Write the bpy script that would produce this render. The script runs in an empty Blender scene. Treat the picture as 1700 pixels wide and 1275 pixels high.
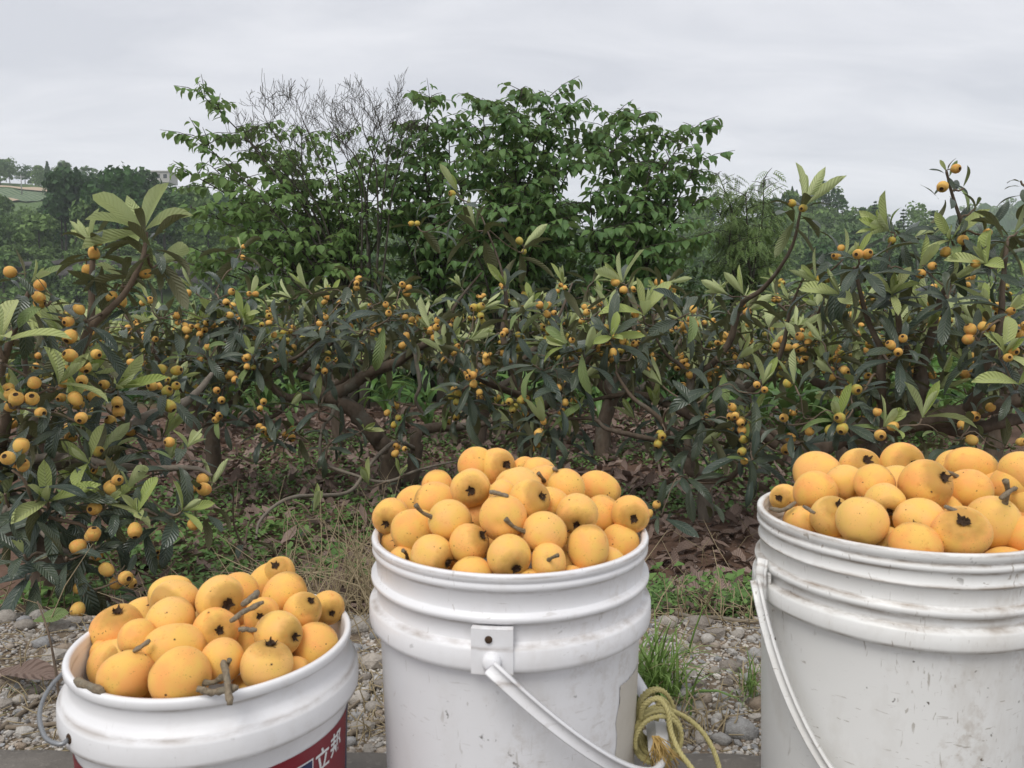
import bpy, math, random
import numpy as np
from mathutils import Vector, Matrix, Quaternion

S = bpy.context.scene
C = S.collection
R = math.radians
rnd = random.Random(7)
NP = np.random.RandomState(11)

# ------------------------------------------------------------------ camera
EYE = Vector((0, 0, 0.61))
FPX, PITCH = 1280.0, R(5.38)
cam_d = bpy.data.cameras.new('camera')
cam = bpy.data.objects.new('camera', cam_d)
C.objects.link(cam)
cam.location = EYE
cam.rotation_euler = (R(90) - PITCH, 0, 0)
cam_d.sensor_width = 36.0
cam_d.lens = 36.0 * FPX / 1700.0
cam_d.clip_start, cam_d.clip_end = 0.02, 4000
cam_d.dof.use_dof = True
cam_d.dof.focus_distance = 3.2
cam_d.dof.aperture_fstop = 20.0
S.camera = cam

# ------------------------------------------------------------------ sky and sun
SUN_EL, SUN_AZ = 56, 205        # high, behind the camera to the left
world = bpy.data.worlds.new('World')
S.world = world
world.use_nodes = True
wn, wl = world.node_tree.nodes, world.node_tree.links
bg = wn['Background']
bg.inputs['Strength'].default_value = 0.1
sky = wn.new('ShaderNodeTexSky')
sky.sky_type = 'NISHITA'
sky.sun_disc = False
sky.sun_elevation = R(SUN_EL)
sky.sun_rotation = R(SUN_AZ)
tc = wn.new('ShaderNodeTexCoord')
sp = wn.new('ShaderNodeSeparateXYZ')
wl.new(tc.outputs['Generated'], sp.inputs[0])
zz = wn.new('ShaderNodeMath'); zz.operation = 'MAXIMUM'; zz.inputs[1].default_value = 0.0
wl.new(sp.outputs['Z'], zz.inputs[0])
za = wn.new('ShaderNodeMath'); za.operation = 'ADD'; za.inputs[1].default_value = 0.22
wl.new(zz.outputs[0], za.inputs[0])
dx = wn.new('ShaderNodeMath'); dx.operation = 'DIVIDE'
dy = wn.new('ShaderNodeMath'); dy.operation = 'DIVIDE'
wl.new(sp.outputs['X'], dx.inputs[0]); wl.new(za.outputs[0], dx.inputs[1])
wl.new(sp.outputs['Y'], dy.inputs[0]); wl.new(za.outputs[0], dy.inputs[1])
cb = wn.new('ShaderNodeCombineXYZ')
wl.new(dx.outputs[0], cb.inputs[0]); wl.new(dy.outputs[0], cb.inputs[1])
mp = wn.new('ShaderNodeMapping'); mp.inputs['Scale'].default_value = (1.0, 2.2, 1.0); mp.inputs['Rotation'].default_value = (0, 0, R(-14))
wl.new(cb.outputs[0], mp.inputs[0])
nz = wn.new('ShaderNodeTexNoise'); nz.inputs['Scale'].default_value = 1.5; nz.inputs['Detail'].default_value = 7; nz.inputs['Roughness'].default_value = 0.55
nz.inputs['Distortion'].default_value = 0.5
wl.new(mp.outputs[0], nz.inputs['Vector'])
cr = wn.new('ShaderNodeValToRGB')
cr.color_ramp.elements[0].position = 0.36; cr.color_ramp.elements[0].color = (0.80, 0.815, 0.875, 1)
cr.color_ramp.elements[1].position = 0.66; cr.color_ramp.elements[1].color = (0.99, 0.995, 1.04, 1)
wl.new(nz.outputs['Fac'], cr.inputs[0])
sc_ = wn.new('ShaderNodeVectorMath'); sc_.operation = 'SCALE'; sc_.inputs['Scale'].default_value = 6.9
wl.new(cr.outputs[0], sc_.inputs[0])
mx = wn.new('ShaderNodeMixRGB'); mx.inputs[0].default_value = 0.93
wl.new(sky.outputs[0], mx.inputs[1]); wl.new(sc_.outputs[0], mx.inputs[2])
wl.new(mx.outputs[0], bg.inputs['Color'])

sun_d = bpy.data.lights.new('sun', 'SUN')
sun_d.energy = 1.5
sun_d.angle = R(30)
sun_d.color = (1.0, 0.96, 0.9)
sun = bpy.data.objects.new('sun', sun_d)
C.objects.link(sun)
# direction towards the sun: azimuth measured from +Y towards +X
_a, _e = R(SUN_AZ), R(SUN_EL)
_d = Vector((math.sin(_a) * math.cos(_e), math.cos(_a) * math.cos(_e), math.sin(_e)))
sun.rotation_euler = _d.to_track_quat('Z', 'Y').to_euler()

S.view_settings.view_transform = 'Standard'
S.view_settings.look = 'None'
S.view_settings.exposure = 0.4
S.view_settings.gamma = 1.0
S.view_settings.use_curve_mapping = False
S.render.engine = 'CYCLES'
S.cycles.max_bounces = 7
S.cycles.diffuse_bounces = 3
S.cycles.glossy_bounces = 2
S.cycles.transmission_bounces = 3
S.cycles.volume_bounces = 3
S.cycles.transparent_max_bounces = 4
S.cycles.use_denoising = True
S.cycles.sample_clamp_indirect = 6.0

# ------------------------------------------------------------------ helpers
CP, SP = math.cos(PITCH), math.sin(PITCH)
def ray(px, py):
    cx, cy = (px - 850) / FPX, (637.5 - py) / FPX
    return Vector((cx, CP + cy * SP, -SP + cy * CP))
def at(px, py, Y):
    d = ray(px, py)
    return EYE + d * (Y / d.y)
def on_z(px, py, z):
    d = ray(px, py)
    return EYE + d * ((z - EYE.z) / d.z)
def project(p):
    q = p - EYE
    d = q.y * CP - q.z * SP
    return 850 + FPX * q.x / d, 637.5 - FPX * (q.y * SP + q.z * CP) / d, d

def link(name, data, parent=None, loc=None):
    o = bpy.data.objects.new(name, data)
    C.objects.link(o)
    if parent is not None:
        o.parent = parent
    if loc is not None:
        o.location = loc
    return o
def tag(o, label=None, cat=None, group=None, kind=None):
    if label: o['label'] = label
    if cat: o['category'] = cat
    if group: o['group'] = group
    if kind: o['kind'] = kind
    return o
def thing(name, label, cat, loc=(0, 0, 0), group=None):
    return tag(link(name, None, None, loc), label, cat, group)

def np_mesh(name, V, F, mats, UV=None, MI=None, smooth=True):
    """V (n,3); F: list of (m,k) int arrays; UV (n,2) per vertex; MI: list of material index arrays, one per F"""
    me = bpy.data.meshes.new(name)
    V = np.asarray(V, dtype=np.float32)
    F = [np.asarray(f, dtype=np.int32) for f in F if len(f)]
    lt = np.concatenate([np.full(len(f), f.shape[1], dtype=np.int32) for f in F])
    li = np.concatenate([f.ravel() for f in F])
    ls = np.concatenate([[0], np.cumsum(lt)[:-1]]).astype(np.int32)
    me.vertices.add(len(V)); me.vertices.foreach_set('co', V.ravel())
    me.loops.add(len(li)); me.loops.foreach_set('vertex_index', li)
    me.polygons.add(len(lt)); me.polygons.foreach_set('loop_start', ls); me.polygons.foreach_set('loop_total', lt)
    if MI is not None:
        me.polygons.foreach_set('material_index', np.concatenate(MI).astype(np.int32))
    me.polygons.foreach_set('use_smooth', np.full(len(lt), smooth))
    if UV is not None:
        u = me.uv_layers.new(name='UVMap')
        u.data.foreach_set('uv', np.asarray(UV, dtype=np.float32)[li].ravel())
    for m in (mats if isinstance(mats, (list, tuple)) else [mats]):
        me.materials.append(m)
    me.update(calc_edges=True)
    me.validate()
    return me

class Tmpl:
    """a small template: verts, faces (list of arrays), uv, material indices"""
    def __init__(s, V, F, UV=None, MI=None):
        s.V = np.asarray(V, float); s.F = [np.asarray(f, int) for f in F]
        s.UV = np.zeros((len(s.V), 2)) if UV is None else np.asarray(UV, float)
        s.MI = [np.zeros(len(f), int) for f in s.F] if MI is None else MI
    def mesh(s, name, mats, smooth=True):
        return np_mesh(name, s.V, s.F, mats, s.UV, s.MI, smooth)

def join(name, items, mats, smooth=True):
    """items: list of (Tmpl, Matrix) -> one mesh"""
    Vs, UVs, Fs, MIs, n = [], [], {}, {}, 0
    for t, M in items:
        m = np.array(M)
        Vs.append(t.V @ m[:3, :3].T + m[:3, 3]); UVs.append(t.UV)
        for f, mi in zip(t.F, t.MI):
            Fs.setdefault(f.shape[1], []).append(f + n); MIs.setdefault(f.shape[1], []).append(mi)
        n += len(t.V)
    ks = list(Fs)
    return np_mesh(name, np.concatenate(Vs), [np.concatenate(Fs[k]) for k in ks], mats, np.concatenate(UVs), [np.concatenate(MIs[k]) for k in ks], smooth)

def frame(d, nrm, loc, s=1.0, sx=None):
    """matrix with local y along d, local z near nrm"""
    y = d.normalized()
    z = nrm - y * nrm.dot(y)
    if z.length < 1e-4: z = y.orthogonal()
    z.normalize(); x = y.cross(z)
    a = s if sx is None else sx
    return Matrix(((x.x * a, y.x * s, z.x * s, loc.x), (x.y * a, y.y * s, z.y * s, loc.y), (x.z * a, y.z * s, z.z * s, loc.z), (0, 0, 0, 1)))
def zframe(z, loc, s=1.0, roll=0.0):
    q = z.normalized().to_track_quat('Z', 'Y') @ Quaternion((0, 0, 1), roll)
    return Matrix.Translation(loc) @ q.to_matrix().to_4x4() @ Matrix.Scale(s, 4)

def rv(s=1.0):
    return Vector((rnd.uniform(-s, s), rnd.uniform(-s, s), rnd.uniform(-s, s)))

def smooth_path(P, n):
    """Catmull-Rom through (pos, radius) pairs -> list of (pos, radius)"""
    if len(P) < 3: 
        return [(P[0][0].lerp(P[1][0], i / n), P[0][1] + (P[1][1] - P[0][1]) * i / n) for i in range(n + 1)]
    out = []
    for i in range(len(P) - 1):
        a, b, c, d = P[max(i - 1, 0)], P[i], P[i + 1], P[min(i + 2, len(P) - 1)]
        for k in range(n):
            t = k / n
            f = lambda w, x, y, z: 0.5 * ((2 * x) + (y - w) * t + (2 * w - 5 * x + 4 * y - z) * t * t + (3 * x - w - 3 * y + z) * t ** 3)
            out.append((f(a[0], b[0], c[0], d[0]), f(a[1], b[1], c[1], d[1])))
    out.append(P[-1])
    return out

def tube_t(path, sides=7, knob=0.0, closed_ends=True):
    """template of a swept tube; path: list of (Vector, radius)"""
    V, UV, Fq, n = [], [], [], len(path)
    T = [(path[min(i + 1, n - 1)][0] - path[max(i - 1, 0)][0]).normalized() for i in range(n)]
    up = T[0].orthogonal().normalized()
    L = 0.0
    for i in range(n):
        up = up - T[i] * up.dot(T[i])
        up = up.normalized() if up.length > 1e-6 else T[i].orthogonal().normalized()
        sd = T[i].cross(up)
        if i: L += (path[i][0] - path[i - 1][0]).length
        for k in range(sides):
            a = 2 * math.pi * k / sides
            r = path[i][1] * (1 + knob * (rnd.random() - 0.5) * 2)
            V.append(path[i][0] + up * (math.cos(a) * r) + sd * (math.sin(a) * r)); UV.append((k / sides, L))
    for i in range(n - 1):
        for k in range(sides):
            k2 = (k + 1) % sides
            Fq.append((i * sides + k, i * sides + k2, (i + 1) * sides + k2, (i + 1) * sides + k))
    F = [np.array(Fq)]
    if closed_ends:
        F.append(np.array([list(range(sides))[::-1], list(range((n - 1) * sides, n * sides))]))
    return Tmpl([tuple(v) for v in V], F, UV)

def lathe_t(prof, seg=64, close=True):
    """prof: list of (r, z)"""
    V, F, UV = [], [], []
    n = len(prof)
    for i, (r, z) in enumerate(prof):
        for k in range(seg):
            a = 2 * math.pi * k / seg
            V.append((r * math.cos(a), r * math.sin(a), z)); UV.append((k / seg, i / n))
    for i in range(n - 1):
        for k in range(seg):
            k2 = (k + 1) % seg
            F.append((i * seg + k, i * seg + k2, (i + 1) * seg + k2, (i + 1) * seg + k))
    return Tmpl(V, [np.array(F)], UV)

def ico_t(sub, jit=0.0, scale=(1, 1, 1), seed=0, rough=0.0):
    import bmesh
    bm = bmesh.new(); bmesh.ops.create_icosphere(bm, subdivisions=sub, radius=1.0)
    V = np.array([v.co[:] for v in bm.verts]); F = np.array([[v.index for v in f.verts] for f in bm.faces]); bm.free()
    rs = np.random.RandomState(seed)
    d = np.ones(len(V))
    for k in range(5):
        w = rs.randn(3) * (1.3 + rough * k); d += jit * np.sin(V @ w * 2 + rs.rand() * 6) / (1 + 0.5 * k)
    d += rough * 0.05 * rs.randn(len(V))
    return Tmpl(V * d[:, None] * np.array(scale), [F])

def box_t(x0, x1, y0, y1, z0, z1):
    V = [(x, y, z) for x in (x0, x1) for y in (y0, y1) for z in (z0, z1)]
    F = [(0, 1, 3, 2), (4, 6, 7, 5), (0, 4, 5, 1), (2, 3, 7, 6), (0, 2, 6, 4), (1, 5, 7, 3)]
    return Tmpl(V, [np.array(F)])

def vnoise(x, y, seed=0):
    """2-D value noise, 0..1"""
    xi, yi = np.floor(x).astype(np.int64), np.floor(y).astype(np.int64)
    fx, fy = x - xi, y - yi
    fx, fy = fx * fx * (3 - 2 * fx), fy * fy * (3 - 2 * fy)
    def h(a, b):
        n = (a * 374761393 + b * 668265263 + seed * 1442695041) & 0x7fffffff
        n = ((n ^ (n >> 13)) * 1274126177) & 0x7fffffff
        return ((n ^ (n >> 16)) & 0xffff) / 65535.0
    return (h(xi, yi) * (1 - fx) + h(xi + 1, yi) * fx) * (1 - fy) + (h(xi, yi + 1) * (1 - fx) + h(xi + 1, yi + 1) * fx) * fy
# ------------------------------------------------------------------ materials
class N:
    """tiny node-graph helper"""
    def __init__(s, name):
        s.m = bpy.data.materials.new(name); s.m.use_nodes = True
        s.t = s.m.node_tree; s.n = s.t.nodes; s.l = s.t.links
        s.b = s.n['Principled BSDF']; s.out = s.n['Material Output']
    def new(s, k, **kw):
        x = s.n.new(k)
        for a, v in kw.items(): setattr(x, a, v)
        return x
    def lk(s, a, b): s.l.new(a, b)
    def val(s, sock, v):
        if hasattr(v, 'bl_idname') or hasattr(v, 'is_linked'): s.l.new(v, sock)
        else: sock.default_value = v
    def math(s, op, a, b=0.0, c=None, clamp=False):
        x = s.new('ShaderNodeMath', operation=op); x.use_clamp = clamp
        s.val(x.inputs[0], a); s.val(x.inputs[1], b)
        if c is not None: s.val(x.inputs[2], c)
        return x.outputs[0]
    def mix(s, f, a, b, mode='MIX'):
        x = s.new('ShaderNodeMixRGB', blend_type=mode)
        s.val(x.inputs[0], f)
        for i, v in ((1, a), (2, b)):
            s.val(x.inputs[i], (*v, 1) if isinstance(v, tuple) and len(v) == 3 else v)
        return x.outputs[0]
    def noise(s, scale, detail=4, rough=0.55, vec=None, dist=0.0):
        x = s.new('ShaderNodeTexNoise'); x.inputs['Scale'].default_value = scale; x.inputs['Detail'].default_value = detail
        x.inputs['Roughness'].default_value = rough; x.inputs['Distortion'].default_value = dist
        if vec is not None: s.lk(vec, x.inputs['Vector'])
        return x.outputs['Fac']
    def ramp(s, f, *stops):
        x = s.new('ShaderNodeValToRGB'); e = x.color_ramp.elements
        while len(e) < len(stops): e.new(0.5)
        for q, (p, c) in zip(e, stops):
            q.position = p; q.color = (c, c, c, 1) if not isinstance(c, tuple) else (*c, 1)
        s.lk(f, x.inputs[0]); return x.outputs[0]
    def mapping(s, vec, scale=(1, 1, 1), rot=(0, 0, 0)):
        x = s.new('ShaderNodeMapping'); x.inputs['Scale'].default_value = scale; x.inputs['Rotation'].default_value = rot
        s.lk(vec, x.inputs[0]); return x.outputs[0]
    def bump(s, h, strength, dist=0.01):
        x = s.new('ShaderNodeBump'); x.inputs['Strength'].default_value = strength; x.inputs['Distance'].default_value = dist
        s.lk(h, x.inputs['Height']); s.lk(x.outputs[0], s.b.inputs['Normal']); return x.outputs[0]
    def col(s, c): s.val(s.b.inputs['Base Color'], (*c, 1) if isinstance(c, tuple) else c)
    def rough(s, r): s.val(s.b.inputs['Roughness'], r)
    def spec(s, v): s.b.inputs['Specular IOR Level'].default_value = v
    def objc(s): return s.new('ShaderNodeTexCoord').outputs['Object']
    def pos(s): return s.new('ShaderNodeNewGeometry').outputs['Position']
    def rand(s):
        o = s.new('ShaderNodeObjectInfo').outputs['Random']; g = s.new('ShaderNodeNewGeometry').outputs['Random Per Island']
        return s.math('FRACT', s.math('ADD', o, g))

def leaf_mat(name, c1, c2, under, rough=0.42, vein=(0.1, 0.12, 0.07), nv=11, ridge=0.5, transl=0.12, spec=0.5, veinmix=0.6):
    m = N(name)
    uv = m.new('ShaderNodeTexCoord').outputs['UV']
    sx = m.new('ShaderNodeSeparateXYZ'); m.lk(uv, sx.inputs[0])
    au = m.math('MULTIPLY', m.math('ABSOLUTE', m.math('SUBTRACT', sx.outputs[0], 0.5)), 2.0)
    t = m.math('SUBTRACT', m.math('MULTIPLY', sx.outputs[1], float(nv)), m.math('MULTIPLY', au, 2.0))
    w = m.math('SINE', m.math('MULTIPLY', t, 6.2832))
    r = m.rand()
    c = m.mix(r, c1, c2)
    c = m.mix(m.math('MULTIPLY', m.noise(14, 3, vec=m.objc()), 0.35), c, vein)
    rib = m.math('SUBTRACT', 1.0, m.math('MULTIPLY', au, 11.0), clamp=True)
    c = m.mix(m.math('MULTIPLY', rib, veinmix), c, vein)
    fine = m.math('GREATER_THAN', w, 0.93)
    c = m.mix(m.math('MULTIPLY', fine, veinmix * 0.45), c, vein)
    g = m.new('ShaderNodeNewGeometry').outputs['Backfacing']
    c = m.mix(g, c, under)
    m.col(c)
    m.rough(m.math('ADD', rough, m.math('MULTIPLY', g, 0.3)))
    m.spec(spec)
    if ridge: m.bump(w, ridge, 0.004)
    if transl:
        tr = m.new('ShaderNodeBsdfTranslucent')
        m.lk(m.mix(0.5, c, (0.22, 0.32, 0.06)), tr.inputs[0])
        ms = m.new('ShaderNodeMixShader'); ms.inputs[0].default_value = transl
        m.lk(m.b.outputs[0], ms.inputs[1]); m.lk(tr.outputs[0], ms.inputs[2]); m.lk(ms.outputs[0], m.out.inputs[0])
    return m.m

M_LEAF = leaf_mat('loquat_leaf', (0.022, 0.045, 0.039), (0.060, 0.082, 0.052), (0.17, 0.17, 0.09), 0.33, (0.13, 0.15, 0.09), 12, 0.42, 0.08, 0.6)
M_YOUNG = leaf_mat('young_loquat_leaf', (0.44, 0.56, 0.12), (0.62, 0.67, 0.29), (0.66, 0.73, 0.38), 0.55, (0.5, 0.53, 0.33), 12, 0.5, 0.38, 0.3, 0.5)
M_FRESH = leaf_mat('fresh_loquat_leaf', (0.11, 0.18, 0.045), (0.19, 0.26, 0.085), (0.26, 0.30, 0.15), 0.48, (0.28, 0.33, 0.16), 12, 0.5, 0.15, 0.4, 0.6)
M_MULB = leaf_mat('broad_leaf', (0.055, 0.145, 0.032), (0.140, 0.260, 0.066), (0.19, 0.28, 0.12), 0.45, (0.12, 0.18, 0.075), 5, 0.3, 0.32, 0.4, 0.4)
M_MULB2 = leaf_mat('broad_leaf_pale', (0.090, 0.190, 0.040), (0.19, 0.31, 0.08), (0.22, 0.31, 0.14), 0.5, (0.15, 0.22, 0.09), 5, 0.3, 0.34, 0.35, 0.4)
M_ASH = leaf_mat('pale_leaflet', (0.10, 0.18, 0.04), (0.21, 0.29, 0.10), (0.16, 0.22, 0.10), 0.5, (0.16, 0.22, 0.09), 4, 0.0, 0.25, 0.3, 0.2)
M_SHRUB = leaf_mat('shrub_leaf', (0.028, 0.080, 0.018), (0.090, 0.175, 0.045), (0.11, 0.16, 0.075), 0.5, (0.08, 0.12, 0.05), 4, 0.0, 0.15, 0.35, 0.2)
M_CROP = leaf_mat('crop_leaf', (0.065, 0.17, 0.028), (0.14, 0.26, 0.07), (0.15, 0.25, 0.09), 0.4, (0.2, 0.3, 0.1), 1, 0.0, 0.25, 0.4, 0.3)
M_WEED = leaf_mat('weed_leaf', (0.065, 0.145, 0.032), (0.17, 0.29, 0.075), (0.17, 0.25, 0.10), 0.5, (0.1, 0.15, 0.06), 4, 0.0, 0.15, 0.3, 0.2)
M_DEAD = leaf_mat('dead_leaf', (0.105, 0.068, 0.053), (0.36, 0.265, 0.22), (0.33, 0.26, 0.22), 0.65, (0.2, 0.15, 0.12), 9, 0.5, 0.0, 0.25, 0.4)

def far_leaf(name, c1, c2):
    m = N(name)
    o = m.new('ShaderNodeObjectInfo').outputs['Random']
    g = m.new('ShaderNodeNewGeometry').outputs['Random Per Island']
    c = m.mix(o, c1, c2)
    c = m.mix(m.math('MULTIPLY', g, 0.6), c, tuple(x * 0.45 for x in c1))
    m.col(c); m.rough(0.7); m.spec(0.2)
    tr = m.new('ShaderNodeBsdfTranslucent'); m.lk(c, tr.inputs[0])
    ms = m.new('ShaderNodeMixShader'); ms.inputs[0].default_value = 0.2
    m.lk(m.b.outputs[0], ms.inputs[1]); m.lk(tr.outputs[0], ms.inputs[2]); m.lk(ms.outputs[0], m.out.inputs[0])
    return m.m
M_FAR = far_leaf('hill_foliage', (0.055, 0.125, 0.036), (0.20, 0.30, 0.092))
M_FARD = far_leaf('dark_hill_foliage', (0.045, 0.095, 0.036), (0.075, 0.135, 0.052))

def bark(name, c1, c2, scale=40):
    m = N(name)
    p = m.objc()
    n = m.noise(scale, 5, 0.6, m.mapping(p, (1, 1, 0.45)))
    n2 = m.noise(scale * 0.25, 3, 0.6, p)
    c = m.mix(n, c1, c2)
    c = m.mix(m.math('MULTIPLY', m.ramp(n2, (0.55, 0.0), (0.68, 1.0)), 0.45), c, (0.21, 0.21, 0.175))
    m.col(c); m.rough(0.85); m.spec(0.2)
    m.bump(n, 0.8, 0.006)
    return m.m
M_BARK = bark('loquat_bark', (0.038, 0.028, 0.021), (0.20, 0.155, 0.115))
M_BARKG = bark('grey_bark', (0.09, 0.076, 0.06), (0.30, 0.26, 0.21))
M_TWIG = bark('twig_bark', (0.085, 0.060, 0.043), (0.26, 0.20, 0.145))
M_STEM = bark('thin_bark', (0.035, 0.032, 0.024), (0.10, 0.09, 0.07))
M_DRY = bark('dry_wood', (0.11, 0.085, 0.06), (0.30, 0.25, 0.19), 60)

def fruit_mat(name, c1, c2, green, speck=0.35):
    m = N(name)
    p = m.objc()
    r = m.new('ShaderNodeObjectInfo').outputs['Random']
    # the noise field is shifted from fruit to fruit
    mp = m.new('ShaderNodeVectorMath', operation='ADD'); m.lk(p, mp.inputs[0])
    cmb = m.new('ShaderNodeCombineXYZ'); m.lk(m.math('MULTIPLY', r, 37.0), cmb.inputs[0]); m.lk(m.math('MULTIPLY', r, 11.0), cmb.inputs[1]); m.lk(cmb.outputs[0], mp.inputs[1])
    v = mp.outputs[0]
    c = m.mix(r, c1, c2)
    big = m.noise(1.3, 3, 0.5, v)
    c = m.mix(m.ramp(big, (0.35, 0.0), (0.62, 1.0)), c, m.mix(0.7, c, green))
    sx = m.new('ShaderNodeSeparateXYZ'); m.lk(p, sx.inputs[0])
    zc = m.ramp(m.math('ADD', sx.outputs[2], m.math('MULTIPLY', m.noise(3.0, 3, 0.5, v), 0.30)), (0.72, 0.0), (1.20, 1.0))
    c = m.mix(m.math('MULTIPLY', zc, 0.7), c, (0.40, 0.22, 0.05))
    bl = m.noise(2.3, 5, 0.65, v)
    c = m.mix(m.math('MULTIPLY', m.ramp(bl, (0.60, 0.0), (0.72, 1.0)), 0.5), c, (0.66, 0.22, 0.045))
    sp_ = m.noise(16.0, 2, 0.5, v)
    mask = m.ramp(m.noise(1.6, 2, 0.5, m.mapping(v, (1, 1, 1), (1, 2, 0))), (0.45, 0.0), (0.62, 1.0))
    dots = m.math('MULTIPLY', m.ramp(sp_, (0.66, 0.0), (0.71, 1.0)), mask)
    c = m.mix(m.math('MULTIPLY', dots, speck), c, (0.16, 0.07, 0.02))
    vo = m.new('ShaderNodeTexVoronoi'); vo.inputs['Scale'].default_value = 1.7; m.lk(v, vo.inputs['Vector'])
    scar = m.math('MULTIPLY', m.ramp(vo.outputs['Distance'], (0.05, 1.0), (0.10, 0.0)), m.ramp(m.noise(7.0, 3, 0.6, v), (0.45, 0.0), (0.55, 1.0)))
    c = m.mix(m.math('MULTIPLY', scar, speck * 1.6), c, (0.07, 0.035, 0.018))
    streak = m.noise(5.0, 6, 0.7, m.mapping(v, (1.0, 1.0, 0.18)))
    c = m.mix(m.math('MULTIPLY', m.ramp(streak, (0.63, 0.0), (0.70, 1.0)), 0.28), c, (0.30, 0.14, 0.04))
    m.col(c)
    m.rough(m.math('ADD', 0.54, m.math('MULTIPLY', big, 0.2))); m.spec(0.22)
    m.b.inputs['Subsurface Weight'].default_value = 0.12
    m.b.inputs['Sheen Weight'].default_value = 0.11; m.b.inputs['Sheen Roughness'].default_value = 0.45; m.b.inputs['Sheen Tint'].default_value = (1, 0.9, 0.75, 1)
    m.b.inputs['Subsurface Radius'].default_value = (0.012, 0.005, 0.002)
    m.b.inputs['Subsurface Scale'].default_value = 0.4
    m.bump(m.noise(26.0, 3, 0.6, v), 0.12, 0.01)
    return m.m
M_FRUIT = fruit_mat('loquat_skin', (0.86, 0.385, 0.108), (0.87, 0.50, 0.165), (0.80, 0.53, 0.12), 0.85)
M_TFRUIT = fruit_mat('tree_loquat_skin', (0.68, 0.31, 0.085), (0.76, 0.44, 0.115), (0.66, 0.47, 0.12), 0.8)
M_GFRUIT = fruit_mat('yellow_tree_loquat_skin', (0.60, 0.38, 0.06), (0.46, 0.40, 0.09), (0.40, 0.40, 0.10), 0.5)
M_CALYX = bark('calyx', (0.010, 0.006, 0.004), (0.115, 0.070, 0.042), 7)
M_CALYXF = bark('calyx_scar', (0.05, 0.03, 0.018), (0.13, 0.08, 0.04), 160)
M_STALK = bark('fruit_stalk', (0.09, 0.065, 0.04), (0.36, 0.30, 0.20), 7)
M_FSTEM = bark('fruit_stem', (0.085, 0.060, 0.040), (0.42, 0.345, 0.24), 260)

def plastic(name, base, bands, scr=0.6, grime=0.6):
    """white bucket plastic; bands: (z, half width) of the grooves where brown grime has settled"""
    m = N(name)
    p = m.objc()
    sx = m.new('ShaderNodeSeparateXYZ'); m.lk(p, sx.inputs[0])
    c = m.mix(m.ramp(m.noise(5, 4, 0.6, p), (0.35, 0.0), (0.7, 1.0)), base, tuple(x * 0.93 for x in base))
    # scuffs: short marks in two directions
    for sc, rot in (((190, 190, 26), (0.35, 0.2, 0.3)), ((40, 60, 260), (0.5, 0.35, 0.7)), ((240, 60, 60), (0.9, 0.8, 0.1))):
        n = m.noise(1.0, 3, 0.55, m.mapping(p, sc, rot), 0.6)
        k = m.noise(7.0, 3, 0.6, m.mapping(p, (1, 1, 1), rot))
        mk = m.math('MULTIPLY', m.ramp(n, (0.66, 0.0), (0.70, 1.0)), m.ramp(k, (0.48, 0.0), (0.62, 1.0)))
        c = m.mix(m.math('MULTIPLY', mk, scr * 0.42), c, (0.25, 0.205, 0.15))
    dn = m.noise(60.0, 3, 0.6, p)
    spk = m.math('MULTIPLY', m.ramp(dn, (0.69, 0.0), (0.73, 1.0)), m.ramp(m.noise(9, 3, 0.6, p), (0.5, 0.0), (0.6, 1.0)))
    c = m.mix(m.math('MULTIPLY', spk, scr), c, (0.09, 0.075, 0.06))
    smear = m.ramp(m.noise(11.0, 5, 0.65, m.mapping(p, (1, 1, 0.5))), (0.52, 0.0), (0.75, 1.0))
    c = m.mix(m.math('MULTIPLY', smear, 0.28 * scr), c, (0.42, 0.37, 0.30))
    mud = m.math('MULTIPLY', m.ramp(m.noise(3.0, 6, 0.72, m.mapping(p, (1.6, 1.6, 0.7), (0.2, 0.3, 0.1))), (0.56, 0.0), (0.68, 1.0)), m.ramp(m.noise(70.0, 4, 0.7, p), (0.45, 0.0), (0.62, 1.0)))
    c = m.mix(m.math('MULTIPLY', mud, 0.55 * scr), c, (0.36, 0.29, 0.21))
    gn = m.noise(34.0, 5, 0.65, m.mapping(p, (0.6, 0.6, 2.5)))
    for z, h in bands:
        d = m.math('DIVIDE', m.math('ABSOLUTE', m.math('SUBTRACT', sx.outputs[2], z)), h)
        k = m.math('SUBTRACT', 1.0, d, clamp=True)
        k = m.math('MULTIPLY', k, m.ramp(gn, (0.38, 0.0), (0.62, 1.0)))
        c = m.mix(m.math('MULTIPLY', k, grime), c, (0.23, 0.165, 0.11))
    m.col(c)
    m.rough(m.math('ADD', 0.34, m.math('MULTIPLY', smear, 0.25))); m.spec(0.45)
    m.b.inputs['Subsurface Weight'].default_value = 0.0
    m.bump(m.noise(45, 3, 0.5, p), 0.06, 0.004)
    return m.m

def simple(name, c, rough=0.6, metal=0.0, c2=None, scale=30, bmp=0.0, spec=0.4):
    m = N(name)
    if c2 is not None:
        n = m.noise(scale, 5, 0.6, m.objc()); m.col(m.mix(n, c, c2))
        if bmp: m.bump(n, bmp, 0.01)
    else: m.col(c)
    m.rough(rough); m.spec(spec); m.b.inputs['Metallic'].default_value = metal
    return m.m
M_WIRE = simple('galvanised_wire', (0.22, 0.23, 0.24), 0.5, 0.7, (0.36, 0.37, 0.38), 90)
M_RED = simple('red_print', (0.19, 0.012, 0.022), 0.42, 0, (0.24, 0.02, 0.03), 40)
M_NAVY = simple('navy_print', (0.014, 0.022, 0.085), 0.4)
M_WHITEPRINT = simple('white_print', (0.78, 0.78, 0.78), 0.45)
M_STAIN = simple('glue_residue', (0.50, 0.46, 0.39), 0.7, 0, (0.62, 0.59, 0.53), 45)
M_ROPE = simple('yellow_rope', (0.32, 0.275, 0.095), 0.6, 0, (0.56, 0.50, 0.24), 200, 0.3)
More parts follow.
